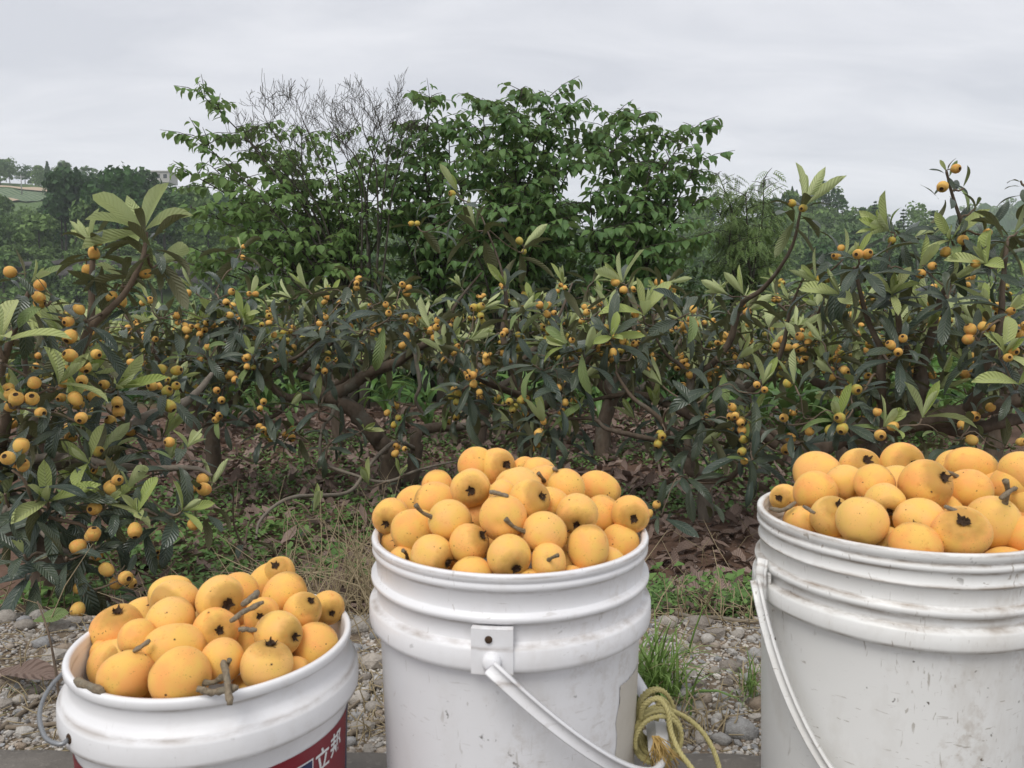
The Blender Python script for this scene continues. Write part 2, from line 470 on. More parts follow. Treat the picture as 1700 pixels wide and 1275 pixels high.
M_FRAY = simple('frayed_rope', (0.42, 0.26, 0.07), 0.7, 0, (0.52, 0.38, 0.15), 200)
M_STRAW = simple('dry_straw', (0.24, 0.18, 0.10), 0.7, 0, (0.42, 0.35, 0.22), 25)
M_GRASS = leaf_mat('grass_blade', (0.10, 0.20, 0.035), (0.20, 0.31, 0.085), (0.16, 0.26, 0.07), 0.5, (0.22, 0.3, 0.1), 1, 0.0, 0.2, 0.3, 0.2)

def stone_mat(name):
    m = N(name)
    p = m.objc(); r = m.rand()
    c = m.ramp(r, (0.0, (0.27, 0.235, 0.20)), (0.3, (0.47, 0.435, 0.385)), (0.55, (0.35, 0.355, 0.36)), (0.75, (0.60, 0.565, 0.51)), (1.0, (0.34, 0.265, 0.195)))
    n = m.noise(2.2, 6, 0.65, p)
    c = m.mix(m.ramp(n, (0.42, 0.0), (0.75, 1.0)), c, m.mix(0.55, c, (0.10, 0.08, 0.06)))
    fl = m.noise(9.0, 4, 0.7, p)
    c = m.mix(m.math('MULTIPLY', m.ramp(fl, (0.6, 0.0), (0.7, 1.0)), 0.35), c, (0.5, 0.48, 0.45))
    m.col(c); m.rough(0.8); m.spec(0.3); m.bump(m.noise(6, 6, 0.65, p), 0.5, 0.05)
    return m.m
M_STONE = stone_mat('river_stone')

def ground_mat():
    m = N('ground_soil')
    p = m.pos()
    sx = m.new('ShaderNodeSeparateXYZ'); m.lk(p, sx.inputs[0])
    n1 = m.noise(3.0, 6, 0.65, p); n2 = m.noise(22.0, 5, 0.65, p); n3 = m.noise(0.8, 4, 0.6, p)
    grav = m.mix(n2, (0.095, 0.070, 0.046), (0.27, 0.215, 0.16))
    moss = m.math('MULTIPLY', m.ramp(n1, (0.5, 0.0), (0.62, 1.0)), 0.5)
    grav = m.mix(moss, grav, (0.075, 0.075, 0.028))
    soil = m.mix(n2, (0.075, 0.044, 0.032), (0.205, 0.130, 0.094))
    soil = m.mix(m.ramp(n1, (0.35, 0.0), (0.7, 1.0)), soil, m.mix(0.4, soil, (0.17, 0.115, 0.085)))
    wob = m.math('ADD', sx.outputs[1], m.math('MULTIPLY', m.math('SUBTRACT', n1, 0.5), 0.7))
    k = m.new('ShaderNodeMapRange'); k.inputs[1].default_value = 1.65; k.inputs[2].default_value = 2.0; m.lk(wob, k.inputs[0])
    c = m.mix(k.outputs[0], grav, soil)
    veg = m.mix(m.noise(1.2, 5, 0.7, p), (0.035, 0.075, 0.025), (0.15, 0.21, 0.075))
    k2 = m.new('ShaderNodeMapRange'); k2.inputs[1].default_value = 8.0; k2.inputs[2].default_value = 11.0; m.lk(wob, k2.inputs[0])
    c = m.mix(k2.outputs[0], c, veg)
    m.col(c); m.rough(0.95); m.spec(0.15); m.bump(n2, 0.7, 0.03)
    return m.m
M_GROUND = ground_mat()

def concrete_mat():
    m = N('weathered_concrete')
    p = m.pos()
    a = m.noise(6, 6, 0.65, p); b = m.noise(60, 5, 0.7, p)
    c = m.mix(a, (0.095, 0.085, 0.075), (0.235, 0.215, 0.19))
    c = m.mix(m.math('MULTIPLY', m.ramp(b, (0.55, 0.0), (0.72, 1.0)), 0.5), c, (0.36, 0.33, 0.29))
    c = m.mix(m.math('MULTIPLY', m.ramp(m.noise(2.5, 3, 0.6, p), (0.5, 0.0), (0.65, 1.0)), 0.4), c, (0.07, 0.06, 0.05))
    m.col(c); m.rough(0.9); m.spec(0.2); m.bump(b, 0.6, 0.006)
    return m.m
M_CONC = concrete_mat()
M_ROCK = simple('quarried_rock', (0.025, 0.024, 0.024), 0.9, 0, (0.12, 0.11, 0.10), 1.2, 1.0)
M_EARTH = simple('bare_earth', (0.36, 0.27, 0.18), 0.95, 0, (0.50, 0.40, 0.29), 0.4)
M_POLE = simple('pole_concrete', (0.35, 0.35, 0.34), 0.8)
M_WALL = simple('house_wall', (0.42, 0.40, 0.38), 0.8)
M_DARKGLASS = simple('window_glass', (0.03, 0.035, 0.04), 0.2)
# ------------------------------------------------------------------ terrain
_A  = [-1.2, -0.70, -0.655, -0.60, -0.53, -0.46, -0.40, -0.2, 0.0, 0.2, 0.28, 0.34, 0.40, 0.47, 0.55, 0.62, 0.70, 0.85, 1.3]
_ZR = [36.0, 39.5, 40.0, 39.0, 37.5, 34.0, 33.0, 22.0, 17.0, 17.0, 18.0, 20.0, 20.5, 18.5, 16.5, 13.5, 11.0, 8.0, 4.0]
_YR = [240, 240, 240, 240, 240, 250, 255, 200, 160, 150, 150, 150, 152, 155, 160, 165, 175, 185, 190]
def height(x, y):
    x = np.asarray(x, float); y = np.asarray(y, float)
    a = x / np.maximum(y, 3.0)
    zr = np.interp(a, _A, _ZR); yr = np.interp(a, _A, _YR)
    left = np.clip((-0.22 - a) / 0.12, 0, 1)
    z0 = 0.4 + 3.2 * left; z1 = 1.2 + 5.0 * left; z2 = z1 + 3.5
    kn = [(-50, -0.12), (1.02, -0.10), (1.05, -0.045), (1.62, -0.055), (1.85, -0.13), (2.35, -0.30), (9.0, -0.46), (13.0, -1.0), (30, -7.0), (52, -11.5), (66, -11.5)]
    ky = [np.full_like(y, k) for k, _ in kn]; kz = [np.full_like(y, v) for _, v in kn]
    ky += [np.full_like(y, 91.0), np.full_like(y, 93.5), np.full_like(y, 126.0), yr, yr + 70, yr + 220, np.full_like(y, 3000)]
    kz += [z0, z1, z2, zr, zr - 4, zr - 40, zr - 60]
    out = kz[0].copy()
    for i in range(len(ky) - 1):
        t = np.clip((y - ky[i]) / (ky[i + 1] - ky[i]), 0, 1)
        out = np.where(y > ky[i], kz[i] + (kz[i + 1] - kz[i]) * t, out)
    near = (y > 1.06) & (y < 14)
    b = (vnoise(x * 9, y * 9, 1) - 0.5) * 0.02 + (vnoise(x * 2.2, y * 2.2, 2) - 0.5) * 0.05 + (vnoise(x * 30, y * 30, 5) - 0.5) * 0.008
    out = out + np.where(near, b * np.clip((y - 1.06) / 0.2, 0, 1), 0)
    far = np.clip((y - 14) / 40, 0, 1)
    out = out + far * ((vnoise(x * 0.07, y * 0.07, 3) - 0.5) * 3.0 + (vnoise(x * 0.25, y * 0.25, 4) - 0.5) * 0.8)
    return out
def hz(x, y): return float(height(np.array([x]), np.array([y]))[0])

xs = np.unique(np.concatenate([np.arange(-3.2, 3.21, 0.05), np.sign(np.linspace(-1, 1, 121)) * (3.2 + np.abs(np.linspace(-1, 1, 121)) ** 2.6 * 600)]))
ys = np.unique(np.concatenate([np.linspace(-30, 1.0, 6), [1.02], np.arange(1.05, 4.0, 0.045), np.arange(4.0, 14, 0.2), 14 + np.linspace(0, 1, 90) ** 1.6 * 560, [91, 91.6, 92.4, 93.5, 800]]))
GX, GY = np.meshgrid(xs, ys)
GZ = height(GX, GY)
nx, ny = len(xs), len(ys)
ii = (np.arange(ny - 1)[:, None] * nx + np.arange(nx - 1)[None, :]).ravel()
ground = link('ground', np_mesh('ground', np.stack([GX.ravel(), GY.ravel(), GZ.ravel()], 1), [np.stack([ii, ii + 1, ii + nx + 1, ii + nx], 1)], M_GROUND))
tag(ground, kind='structure')

# concrete road edge that the buckets stand on
def kerb():
    X = np.arange(-6, 6.001, 0.05); ys_ = np.array([-4, 0.2, 0.5, 0.7, 0.85, 0.95, 1.0, 1.03, 1.04])
    V, F = [], []
    for j, y in enumerate(ys_):
        e = (vnoise(X * 5, X * 0 + 1, 9) - 0.5) * 0.025 * (j > 5) + (vnoise(X * 22, X * 0, 8) - 0.5) * 0.010 * (j > 5)
        z = (vnoise(X * 8, X * 0 + y * 8, 7) - 0.5) * 0.003 - (0.004 if j == len(ys_) - 2 else 0) - (0.012 + 0.01 * vnoise(X * 14, X * 0, 6) if j == len(ys_) - 1 else 0)
        V.append(np.stack([X, y + e, z + 0 * X], 1))
    V.append(V[-1] + np.array([0, 0.004, -0.16]))
    n = len(X); A = np.concatenate(V)
    i0 = (np.arange(len(V) - 1)[:, None] * n + np.arange(n - 1)[None, :]).ravel()
    return tag(link('kerb', np_mesh('kerb', A, [np.stack([i0, i0 + 1, i0 + n + 1, i0 + n], 1)], M_CONC)), kind='structure')
kerb()

# quarried rock face across the valley, left
def cliff():
    V, F = [], []
    xs_ = np.linspace(-110, -14, 130); zs = np.linspace(0, 1, 9)
    for k, t in enumerate(zs):
        x = xs_; yb = 90.6 + (vnoise(x * 0.25, x * 0, 21) - 0.5) * 1.0 - 0.9 + t * 0.8 + (vnoise(x * 0.9, x * 0 + k * 1.7, 22) - 0.5) * 0.7
        fade = np.clip((-x - 16) / 14, 0, 1)
        z = 1.6 + 1.6 * fade + t * (1.0 + 2.3 * fade) + (vnoise(x * 0.5, x * 0 + k, 23) - 0.5) * 0.3
        V.append(np.stack([x, yb, z], 1))
    V.append(V[-1] + np.array([0, 5.0, 0.2]))
    n = len(xs_); A = np.concatenate(V)
    i0 = (np.arange(len(V) - 1)[:, None] * n + np.arange(n - 1)[None, :]).ravel()
    return tag(link('cliff', np_mesh('cliff', A, [np.stack([i0, i0 + 1, i0 + n + 1, i0 + n], 1)], M_ROCK, smooth=False)), kind='structure')
cliff()

# terraced field and bare earth on the left hill
def patch(name, x0, x1, y0, y1, up, mat, nn=24, edge=0.0):
    u = np.linspace(0, 1, nn); X, Y = np.meshgrid(x0 + (x1 - x0) * u, y0 + (y1 - y0) * u)
    Y = Y + edge * (vnoise(X * 0.12, X * 0, 31) - 0.5)
    X = X + edge * (vnoise(Y * 0.2, Y * 0, 33) - 0.5)
    Z = height(X, Y) + up
    i0 = (np.arange(nn - 1)[:, None] * nn + np.arange(nn - 1)[None, :]).ravel()
    return tag(link(name, np_mesh(name, np.stack([X.ravel(), Y.ravel(), Z.ravel()], 1), [np.stack([i0, i0 + 1, i0 + nn + 1, i0 + nn], 1)], mat)), kind='structure')
def field_mat():
    m = N('field_rows'); p = m.pos()
    w = m.new('ShaderNodeTexWave'); w.inputs['Scale'].default_value = 0.35; w.inputs['Distortion'].default_value = 1.0; w.bands_direction = 'DIAGONAL'
    m.lk(p, w.inputs['Vector'])
    m.col(m.mix(m.ramp(w.outputs['Fac'], (0.35, 0.0), (0.6, 1.0)), (0.05, 0.10, 0.045), (0.15, 0.19, 0.10))); m.rough(0.9); return m.m
FIELD = (-158, -116, 188, 212)
patch('terraced_field', *FIELD, 0.5, field_mat(), 30, 3)
patch('earth_bank', -158, -124, 213, 219, 0.7, M_EARTH, 24, 5)
patch('earth_bank', -133, -118, 184.5, 188.5, 0.6, M_EARTH, 16, 3)

# ------------------------------------------------------------------ far trees
def cards(n, shape, size, rs, tilt=0.5):
    """a crown of small leaf-clump faces; shape(rs) -> point and outward direction"""
    V, F = [], []
    for i in range(n):
        p, d = shape(rs)
        d = d + rs.randn(3) * tilt; d /= np.linalg.norm(d)
        a = np.cross(d, rs.randn(3)); a /= np.linalg.norm(a); b = np.cross(d, a)
        s = size * (0.6 + 0.8 * rs.rand()); k = len(V)
        V += [p + a * s, p + b * s * 0.7 + d * s * 0.2, p - a * s, p - b * s * 0.7 + d * s * 0.2]
        F.append((k, k + 1, k + 2, k + 3))
    return Tmpl(V, [np.array(F)])
def broad_far(seed, n=520, h=8.0, w=3.4, nb=9):
    rs = np.random.RandomState(seed)
    bl = []
    for i in range(nb):
        a = rs.rand() * 6.28; t = rs.rand() ** 0.7
        bl.append((np.array([math.cos(a) * w * 0.62 * (1 - 0.45 * t) * rs.rand() ** 0.4, math.sin(a) * w * 0.62 * (1 - 0.45 * t) * rs.rand() ** 0.4, h * (0.28 + 0.55 * t)]), w * (0.34 + 0.22 * rs.rand())))
    def shape(rs):
        c, r = bl[rs.randint(len(bl))]
        d = rs.randn(3); d[2] = abs(d[2]) * 0.9 - 0.25; d /= np.linalg.norm(d)
        return c + d * r * np.array([1, 1, 0.8]) * (0.75 + 0.3 * rs.rand()), d
    return cards(n, shape, 0.33, rs)
def spire_far(seed, n=420, h=8.0, w=1.6):
    rs = np.random.RandomState(seed)
    def shape(rs):
        t = rs.rand() ** 0.8; a = rs.rand() * 6.28; r = w * (1 - t) ** 0.7 * (0.8 + 0.3 * rs.rand())
        d = np.array([math.cos(a), math.sin(a), 0.5])
        return np.array([math.cos(a) * r, math.sin(a) * r, h * (0.06 + 0.94 * t)]), d
    return cards(n, shape, 0.30, rs)
def pine_far(seed, n=420, h=10.0, w=2.6):
    rs = np.random.RandomState(seed)
    lev = [(0.35 + 0.62 * i / 6, w * (1 - 0.8 * i / 6) * (0.7 + 0.5 * rs.rand())) for i in range(7)]
    def shape(rs):
        t, r = lev[rs.randint(7)]; a = rs.rand() * 6.28; q = r * rs.rand() ** 0.5
        return np.array([math.cos(a) * q, math.sin(a) * q, h * t + 0.4 * rs.rand() - 0.12 * q]), np.array([0.3 * math.cos(a), 0.3 * math.sin(a), 1.0])
    return cards(n, shape, 0.32, rs)
def far_mesh(name, crown, h, mat, tw=0.16):
    t = tube_t([(Vector((0, 0, -0.5)), tw), (Vector((0.1, 0, h * 0.35)), tw * 0.8), (Vector((0, 0.1, h * 0.7)), tw * 0.4)], 5)
    me = np_mesh(name, np.concatenate([crown.V, t.V]), [crown.F[0], t.F[0] + len(crown.V)], [mat, M_STEM], None, [np.zeros(len(crown.F[0]), int), np.ones(len(t.F[0]), int)], smooth=False)
    return me
BROAD = [far_mesh('leafy_tree', broad_far(s, 560, 7.0 + s % 3, 3.0 + 0.4 * (s % 4)), 7.5, M_FAR) for s in range(6)]
BROADD = [far_mesh('leafy_tree', broad_far(200 + s, 600, 8.0, 3.2), 7.5, M_FARD) for s in range(3)]
SPIRE = [far_mesh('cypress_tree', spire_far(20 + s), 9, M_FARD) for s in range(3)]
PINE = [far_mesh('pine_tree', pine_far(40 + s), 10, M_FARD) for s in range(2)]
far_spots = []
def far_tree(meshes, name, x, y, s, label, group, cat='tree', sink=0.3):
    o = link(name, rnd.choice(meshes), None, (x, y, hz(x, y) - sink))
    o.scale = (s * rnd.uniform(0.9, 1.15), s * rnd.uniform(0.9, 1.15), s * rnd.uniform(0.85, 1.2)); o.rotation_euler = (0, 0, rnd.uniform(0, 6.28))
    tag(o, label, cat, group); far_spots.append((x, y, s)); return o
def on_field(x, y): return x / y < -0.572 and 150 < y < 221
def scatter(n, a0, a1, y0, y1, s0, s1, mind, fn, tries=4000):
    pts = []
    for _ in range(tries):
        if len(pts) >= n: break
        y = y0 + (y1 - y0) * rnd.random(); x = y * rnd.uniform(a0, a1)
        if on_field(x, y) or any((x - q[0]) ** 2 + (y - q[1]) ** 2 < mind * mind for q in pts): continue
        pts.append((x, y)); fn(x, y, rnd.uniform(s0, s1))
# left side of the valley
scatter(42, -0.74, -0.30, 96, 124, 0.85, 1.2, 4.6, lambda x, y, s: far_tree(BROAD, 'leafy_tree', x, y, s, 'rounded green tree in the wood above the rock face across the valley', 'trees above the rock face'))
scatter(34, -0.74, -0.22, 70, 88, 0.5, 0.85, 3.6, lambda x, y, s: far_tree(BROAD, 'leafy_tree', x, y, s, 'low bushy tree growing below the rock face across the valley', 'trees below the rock face'))
scatter(30, -0.70, -0.36, 140, 182, 0.8, 1.25, 6, lambda x, y, s: far_tree(BROAD, 'leafy_tree', x, y, s, 'green tree on the hillside beneath the terraced field', 'trees beneath the terraced field'))
scatter(44, -0.72, -0.38, 222, 262, 0.7, 1.05, 5, lambda x, y, s: far_tree(BROAD, 'leafy_tree', x, y, s, 'hazy green tree along the ridge above the terraced field', 'trees on the ridge above the field'))
for i in range(16):
    a = -0.585 + 0.105 * i / 15 + rnd.uniform(-0.006, 0.006); y = rnd.uniform(206, 216)
    far_tree(SPIRE, 'cypress_tree', a * y, y, rnd.uniform(0.75, 1.0), 'dark pointed conifer in the row below the left ridge', 'dark conifers below the left ridge')
for px in (548, 590, 620, 655):
    pass
for i in range(7):
    a = -0.49 + 0.05 * i / 6; y = rnd.uniform(126, 134)
    far_tree(SPIRE, 'cypress_tree', a * y, y, rnd.uniform(0.65, 0.85), 'dark conifer beside the utility pole on the valley side', 'dark conifers beside the utility pole')
for i, px in enumerate((118, 150, 185, 222, 255, 205, 135)):
    y = 104 + 6 * (i % 3); x = (px - 850) / FPX * y
    o = far_tree(BROADD, 'leafy_tree', x, y, 1.35, 'tall dark green tree in the group rising below the left ridge', 'tall trees below the left ridge')
    o.scale = (1.25, 1.25, 1.5)
# middle, mostly hidden by the near trees
scatter(34, -0.30, 0.24, 95, 165, 0.8, 1.15, 7, lambda x, y, s: far_tree(BROAD, 'leafy_tree', x, y, s, 'distant green tree glimpsed through the tall bushes', 'trees glimpsed through the bushes'))
# right hill
scatter(70, 0.24, 0.75, 98, 138, 0.75, 1.1, 5.2, lambda x, y, s: far_tree(BROAD, 'leafy_tree', x, y, s, 'green tree in the wood covering the hill on the far right', 'trees covering the right hill'))
scatter(20, 0.24, 0.75, 62, 94, 0.6, 0.9, 5.2, lambda x, y, s: far_tree(BROAD, 'leafy_tree', x, y, s, 'bushy green tree at the foot of the right hill', 'trees at the foot of the right hill'))
for i in range(13):
    a = 0.345 + 0.07 * i / 12; y = rnd.uniform(148, 156)
    far_tree(SPIRE, 'cypress_tree', a * y, y, rnd.uniform(0.36, 0.56), 'dark conifer in the clump on the right hilltop', 'dark conifers on the right hilltop')
for px, lab in ((1440, 'dark spreading pine standing above the wood on the right ridge'), (1487, 'tall dark pine with a broad top on the right ridge, the tallest there'), (1535, 'slender pale pine at the far end of the right ridge')):
    a = (px - 850) / FPX / CP; y = 150
    far_tree(PINE, 'pine_tree', a * y, y, 0.62, lab, 'pines on the right ridge', 'pine')
for px, Y, s, lab in ((1415, 118, 1.05, 'broad dark evergreen in the middle of the right hill wood'), (1600, 120, 0.9, 'dark evergreen low on the right hill behind the tall loquat shoot')):
    o = far_tree([PINE[0]], 'evergreen_tree', (px - 850) / FPX * Y, Y, s, lab, None)
    o.scale = (s * 1.3, s * 1.3, s * 0.85)
scatter(46, 0.22, 0.66, 138, 153, 0.34, 0.56, 3.4, lambda x, y, s: far_tree(BROAD, 'leafy_tree', x, y, s, 'green tree along the crest of the hill on the far right', 'trees along the right crest'))
# undergrowth and the parts of the woods that read as one mass
items = []
bush = [broad_far(60 + s, 130, 3.0, 2.2, 5) for s in range(4)]
far3 = [broad_far(70 + s, 150, 7.5, 3.2, 7) for s in range(4)]
for _ in range(950):
    y = rnd.uniform(58, 255); a = rnd.uniform(-0.85, 0.95); x = a * y
    if on_field(x, y) or (88.5 < y < 95 and a < -0.18): continue
    items.append((rnd.choice(bush), Matrix.Translation((x, y, hz(x, y) - 0.4)) @ Matrix.Rotation(rnd.uniform(0, 6.28), 4, 'Z') @ Matrix.Scale(rnd.uniform(0.7, 1.5), 4)))
for _ in range(420):
    y = rnd.uniform(48, 91); a = rnd.uniform(-0.85, 0.95); x = a * y
    items.append((rnd.choice(bush), Matrix.Translation((x, y, hz(x, y) - 0.4)) @ Matrix.Rotation(rnd.uniform(0, 6.28), 4, 'Z') @ Matrix.Scale(rnd.uniform(0.7, 1.3), 4)))
for _ in range(150):                                              # scrub at the foot and along the lip of the rock face
    x = rnd.uniform(-80, -14); y = rnd.choice((rnd.uniform(86.5, 89.3), rnd.uniform(93, 96)))
    items.append((rnd.choice(bush), Matrix.Translation((x, y, hz(x, y) - 0.5 + (0 if y < 91 else 0.6))) @ Matrix.Rotation(rnd.uniform(0, 6.28), 4, 'Z') @ Matrix.Scale(rnd.uniform(0.35, 0.75), 4)))
for _ in range(150):
    y = rnd.uniform(100, 262); a = rnd.choice((rnd.uniform(-0.9, -0.3), rnd.uniform(-0.3, 0.9))); x = a * y
    if on_field(x, y): continue
    items.append((rnd.choice(far3), Matrix.Translation((x, y, hz(x, y) - 0.4)) @ Matrix.Rotation(rnd.uniform(0, 6.28), 4, 'Z') @ Matrix.Scale(rnd.uniform(0.7, 1.1), 4)))
for _ in range(170):
    x = rnd.uniform(150, 420); y = 432 + rnd.uniform(-14, 10)
    zt = float(np.interp(x / 430, [0.2, 0.5, 0.60, 0.66, 0.70, 1.0, 1.5], [10, 40, 57, 60, 57, 44, 30]))
    items.append((rnd.choice(far3), Matrix.Translation((x, y, zt - 6 - abs(y - 440) * 0.5)) @ Matrix.Rotation(rnd.uniform(0, 6.28), 4, 'Z') @ Matrix.Scale(rnd.uniform(1.0, 1.8), 4)))
tag(link('woodland', join('woodland', items, M_FAR, False)), 'green undergrowth and woods covering the far hillsides', 'woodland', None, 'stuff')
# brush on the slope falling away just behind the orchard
items = []
brush = [broad_far(80 + s, 160, 2.0, 1.3, 5) for s in range(4)]
for t in brush: pass
for _ in range(800):
    y = rnd.uniform(15, 56); a = rnd.uniform(-0.95, 0.95); x = a * y
    items.append((rnd.choice(brush), Matrix.Translation((x, y, hz(x, y) - 0.3)) @ Matrix.Rotation(rnd.uniform(0, 6.28), 4, 'Z') @ Matrix.Scale(rnd.uniform(0.6, 1.2), 4)))
tag(link('brush', join('brush', items, M_FAR, False)), 'green brush on the slope falling away behind the orchard', 'brush', None, 'stuff')
# faint farthest ridge on the right
def ridge():
    xs_ = np.linspace(90, 640, 220)
    V = []
    for k, (y, f) in enumerate(((400, 0.0), (425, 0.75), (440, 1.0), (520, 0.5))):
        a = xs_ / 430; top = np.interp(a, [0.2, 0.5, 0.60, 0.66, 0.70, 1.0, 1.5], [10, 40, 57, 60, 57, 44, 30]) + (vnoise(xs_ * 0.05, xs_ * 0, 51) - .5) * 8 + (vnoise(xs_ * 0.3, xs_ * 0 + k, 52) - .5) * 5
        V.append(np.stack([xs_, y + 0 * xs_, -30 + (top + 30) * f], 1))
    n = len(xs_); A = np.concatenate(V)
    i0 = (np.arange(3)[:, None] * n + np.arange(n - 1)[None, :]).ravel()
    return tag(link('hills', np_mesh('hills', A, [np.stack([i0, i0 + 1, i0 + n + 1, i0 + n], 1)], M_FAR, smooth=False)), kind='structure')
ridge()

# utility poles and the building on the left ridge
def utility_pole(px, py_top, py_bot, Y, label):
    p0, p1 = at(px, py_bot, Y), at(px, py_top, Y)
    h = p1.z - p0.z
    t = thing('utility_pole', label, 'utility pole', (p0.x, Y, p0.z - 1.0), 'utility poles on the valley side')
    pole = tube_t([(Vector((0, 0, 0)), 0.15), (Vector((0, 0, h + 1)), 0.10)], 8)
    link('pole', pole.mesh('pole', M_POLE), t)
    arm = link('crossarm', box_t(-0.9, 0.9, -0.06, 0.06, h + 0.55, h + 0.67).mesh('crossarm', M_POLE, False), t)
    for x in (-0.8, 0, 0.8):
        link('insulator', tube_t([(Vector((x, 0, h + 0.67)), 0.06), (Vector((x, 0, h + 0.9)), 0.04)], 6).mesh('insulator', M_POLE), arm)
utility_pole(36, 291, 316, 190, 'thin pale utility pole standing at the edge of the terraced field')
utility_pole(264, 320, 345, 118, 'grey utility pole standing beside the dark conifers on the valley side')
def house():
    p = at(270, 297, 240)
    t = thing('house', 'grey flat-roofed building far off on the left ridge', 'building', (p.x, p.y, p.z - 1.5))
    link('wall', box_t(-3.3, 3.3, -3, 3, 0, 3.1).mesh('wall', M_WALL, False), t)
    link('roof', box_t(-3.6, 3.6, -3.3, 3.3, 3.103, 3.4).mesh('roof', M_WALL, False), t)
    w = box_t(-0.55, 0.55, -3.03, -2.9, 1.2, 2.4).mesh('window', M_DARKGLASS, False)
    for x in (-2.1, 0, 2.1):
        link('window', w, t, (x, 0, 0))
house()

# ------------------------------------------------------------------ haze
def haze():
    t = box_t(-760, 760, -60, 860, -95, 68)
    m = bpy.data.materials.new('haze'); m.use_nodes = True
    n = m.node_tree.nodes; n.remove(n['Principled BSDF'])
    v = n.new('ShaderNodeVolumePrincipled'); v.inputs['Color'].default_value = (0.90, 0.95, 1.0, 1); v.inputs['Density'].default_value = 0.0006; v.inputs['Anisotropy'].default_value = 0.0
    m.node_tree.links.new(v.outputs[0], n['Material Output'].inputs['Volume'])
    o = link('haze', t.mesh('haze', m, False)); tag(o, kind='stuff')
haze()
# ------------------------------------------------------------------ leaf templates
def leaf_t(rows, cols, prof, droop, a0, fold, wave=0.0, width=0.15, petiole=0.06, seed=0, twist=0.0):
    """a leaf of unit length along +y; droop in radians over its length"""
    rs = np.random.RandomState(seed)
    V, UV, F = [], [], []
    y = z = 0.0; ang = a0; ph = rs.rand() * 6
    for i in range(rows + 1):
        v = i / rows
        if i:
            ang = a0 - droop * (v ** 1.2); y += math.cos(ang) / rows; z += math.sin(ang) / rows
        w = width * np.interp(v, prof[0], prof[1])
        tw = twist * v
        for k in range(cols + 1):
            u = 2 * k / cols - 1
            x = u * w; zz = fold * abs(u) * w + wave * width * math.sin(v * 9 + ph + (1.5 if u > 0 else 0)) * abs(u)
            V.append((x * math.cos(tw), y - math.sin(ang) * zz, z + math.cos(ang) * zz + x * math.sin(tw))); UV.append((k / cols, v))
    for i in range(rows):
        for k in range(cols):
            a = i * (cols + 1) + k
            F.append((a, a + 1, a + cols + 2, a + cols + 1))
    return Tmpl(V, [np.array(F)], UV)
LQ = ([0, 0.05, 0.2, 0.45, 0.68, 0.85, 0.95, 1], [0.08, 0.16, 0.50, 0.88, 1.0, 0.72, 0.32, 0.04])
LEAF_T = [leaf_t(8, 4, LQ, dr, 0.25, fo, 0.10, wd, seed=s, twist=tw) for s, (dr, fo, wd, tw) in enumerate(((0.5, 0.30, 0.118, 0.1), (0.9, 0.22, 0.130, -0.2), (1.25, 0.35, 0.112, 0.15), (0.35, 0.18, 0.135, 0.0), (1.6, 0.28, 0.120, -0.1), (0.8, 0.42, 0.105, 0.3)))]
YOUNG_T = [leaf_t(7, 4, LQ, dr, 0.1, fo, 0.06, wd, seed=9 + s, twist=tw) for s, (dr, fo, wd, tw) in enumerate(((-0.25, 0.7, 0.135, 0.1), (0.25, 0.55, 0.15, -0.2), (0.8, 0.45, 0.16, 0.2), (-0.5, 0.9, 0.12, 0.0)))]
LEAF_M = [t.mesh('leaf', M_LEAF) for t in LEAF_T]
FRESH_M = [t.mesh('leaf', M_FRESH) for t in LEAF_T]
YOUNG_M = [t.mesh('young_leaf', M_YOUNG) for t in YOUNG_T]

def tree_fruit_t(elong=1.12):
    prof = [(0.02, -1.0 * elong), (0.35, -0.95 * elong), (0.70, -0.72 * elong), (0.93, -0.32 * elong), (1.0, 0.08 * elong), (0.93, 0.45 * elong), (0.68, 0.80 * elong), (0.36, 0.93 * elong)]
    a = lathe_t(prof, 12)
    cal = lathe_t([(0.36, 0.93 * elong), (0.22, 0.90 * elong), (0.02, 0.72 * elong)], 12)
    st = tube_t([(Vector((0, 0, -0.97 * elong)), 0.13), (Vector((0.15, 0.1, -1.6 * elong)), 0.11), (Vector((0.1, 0.3, -2.4 * elong)), 0.12)], 5)
    n1, n2 = len(a.V), len(cal.V)
    F = [a.F[0], cal.F[0] + n1, st.F[0] + n1 + n2]
    return Tmpl(np.concatenate([a.V, cal.V, st.V]), F, None, [np.zeros(len(F[0]), int), np.ones(len(F[1]), int), np.full(len(F[2]), 2)])
TF_T = [tree_fruit_t(e) for e in (1.0, 1.1, 1.22)]
TF_M = [[t.mesh('fruit', [fm, M_CALYX, M_FSTEM]) for t in TF_T] for fm in (M_TFRUIT, M_GFRUIT)]

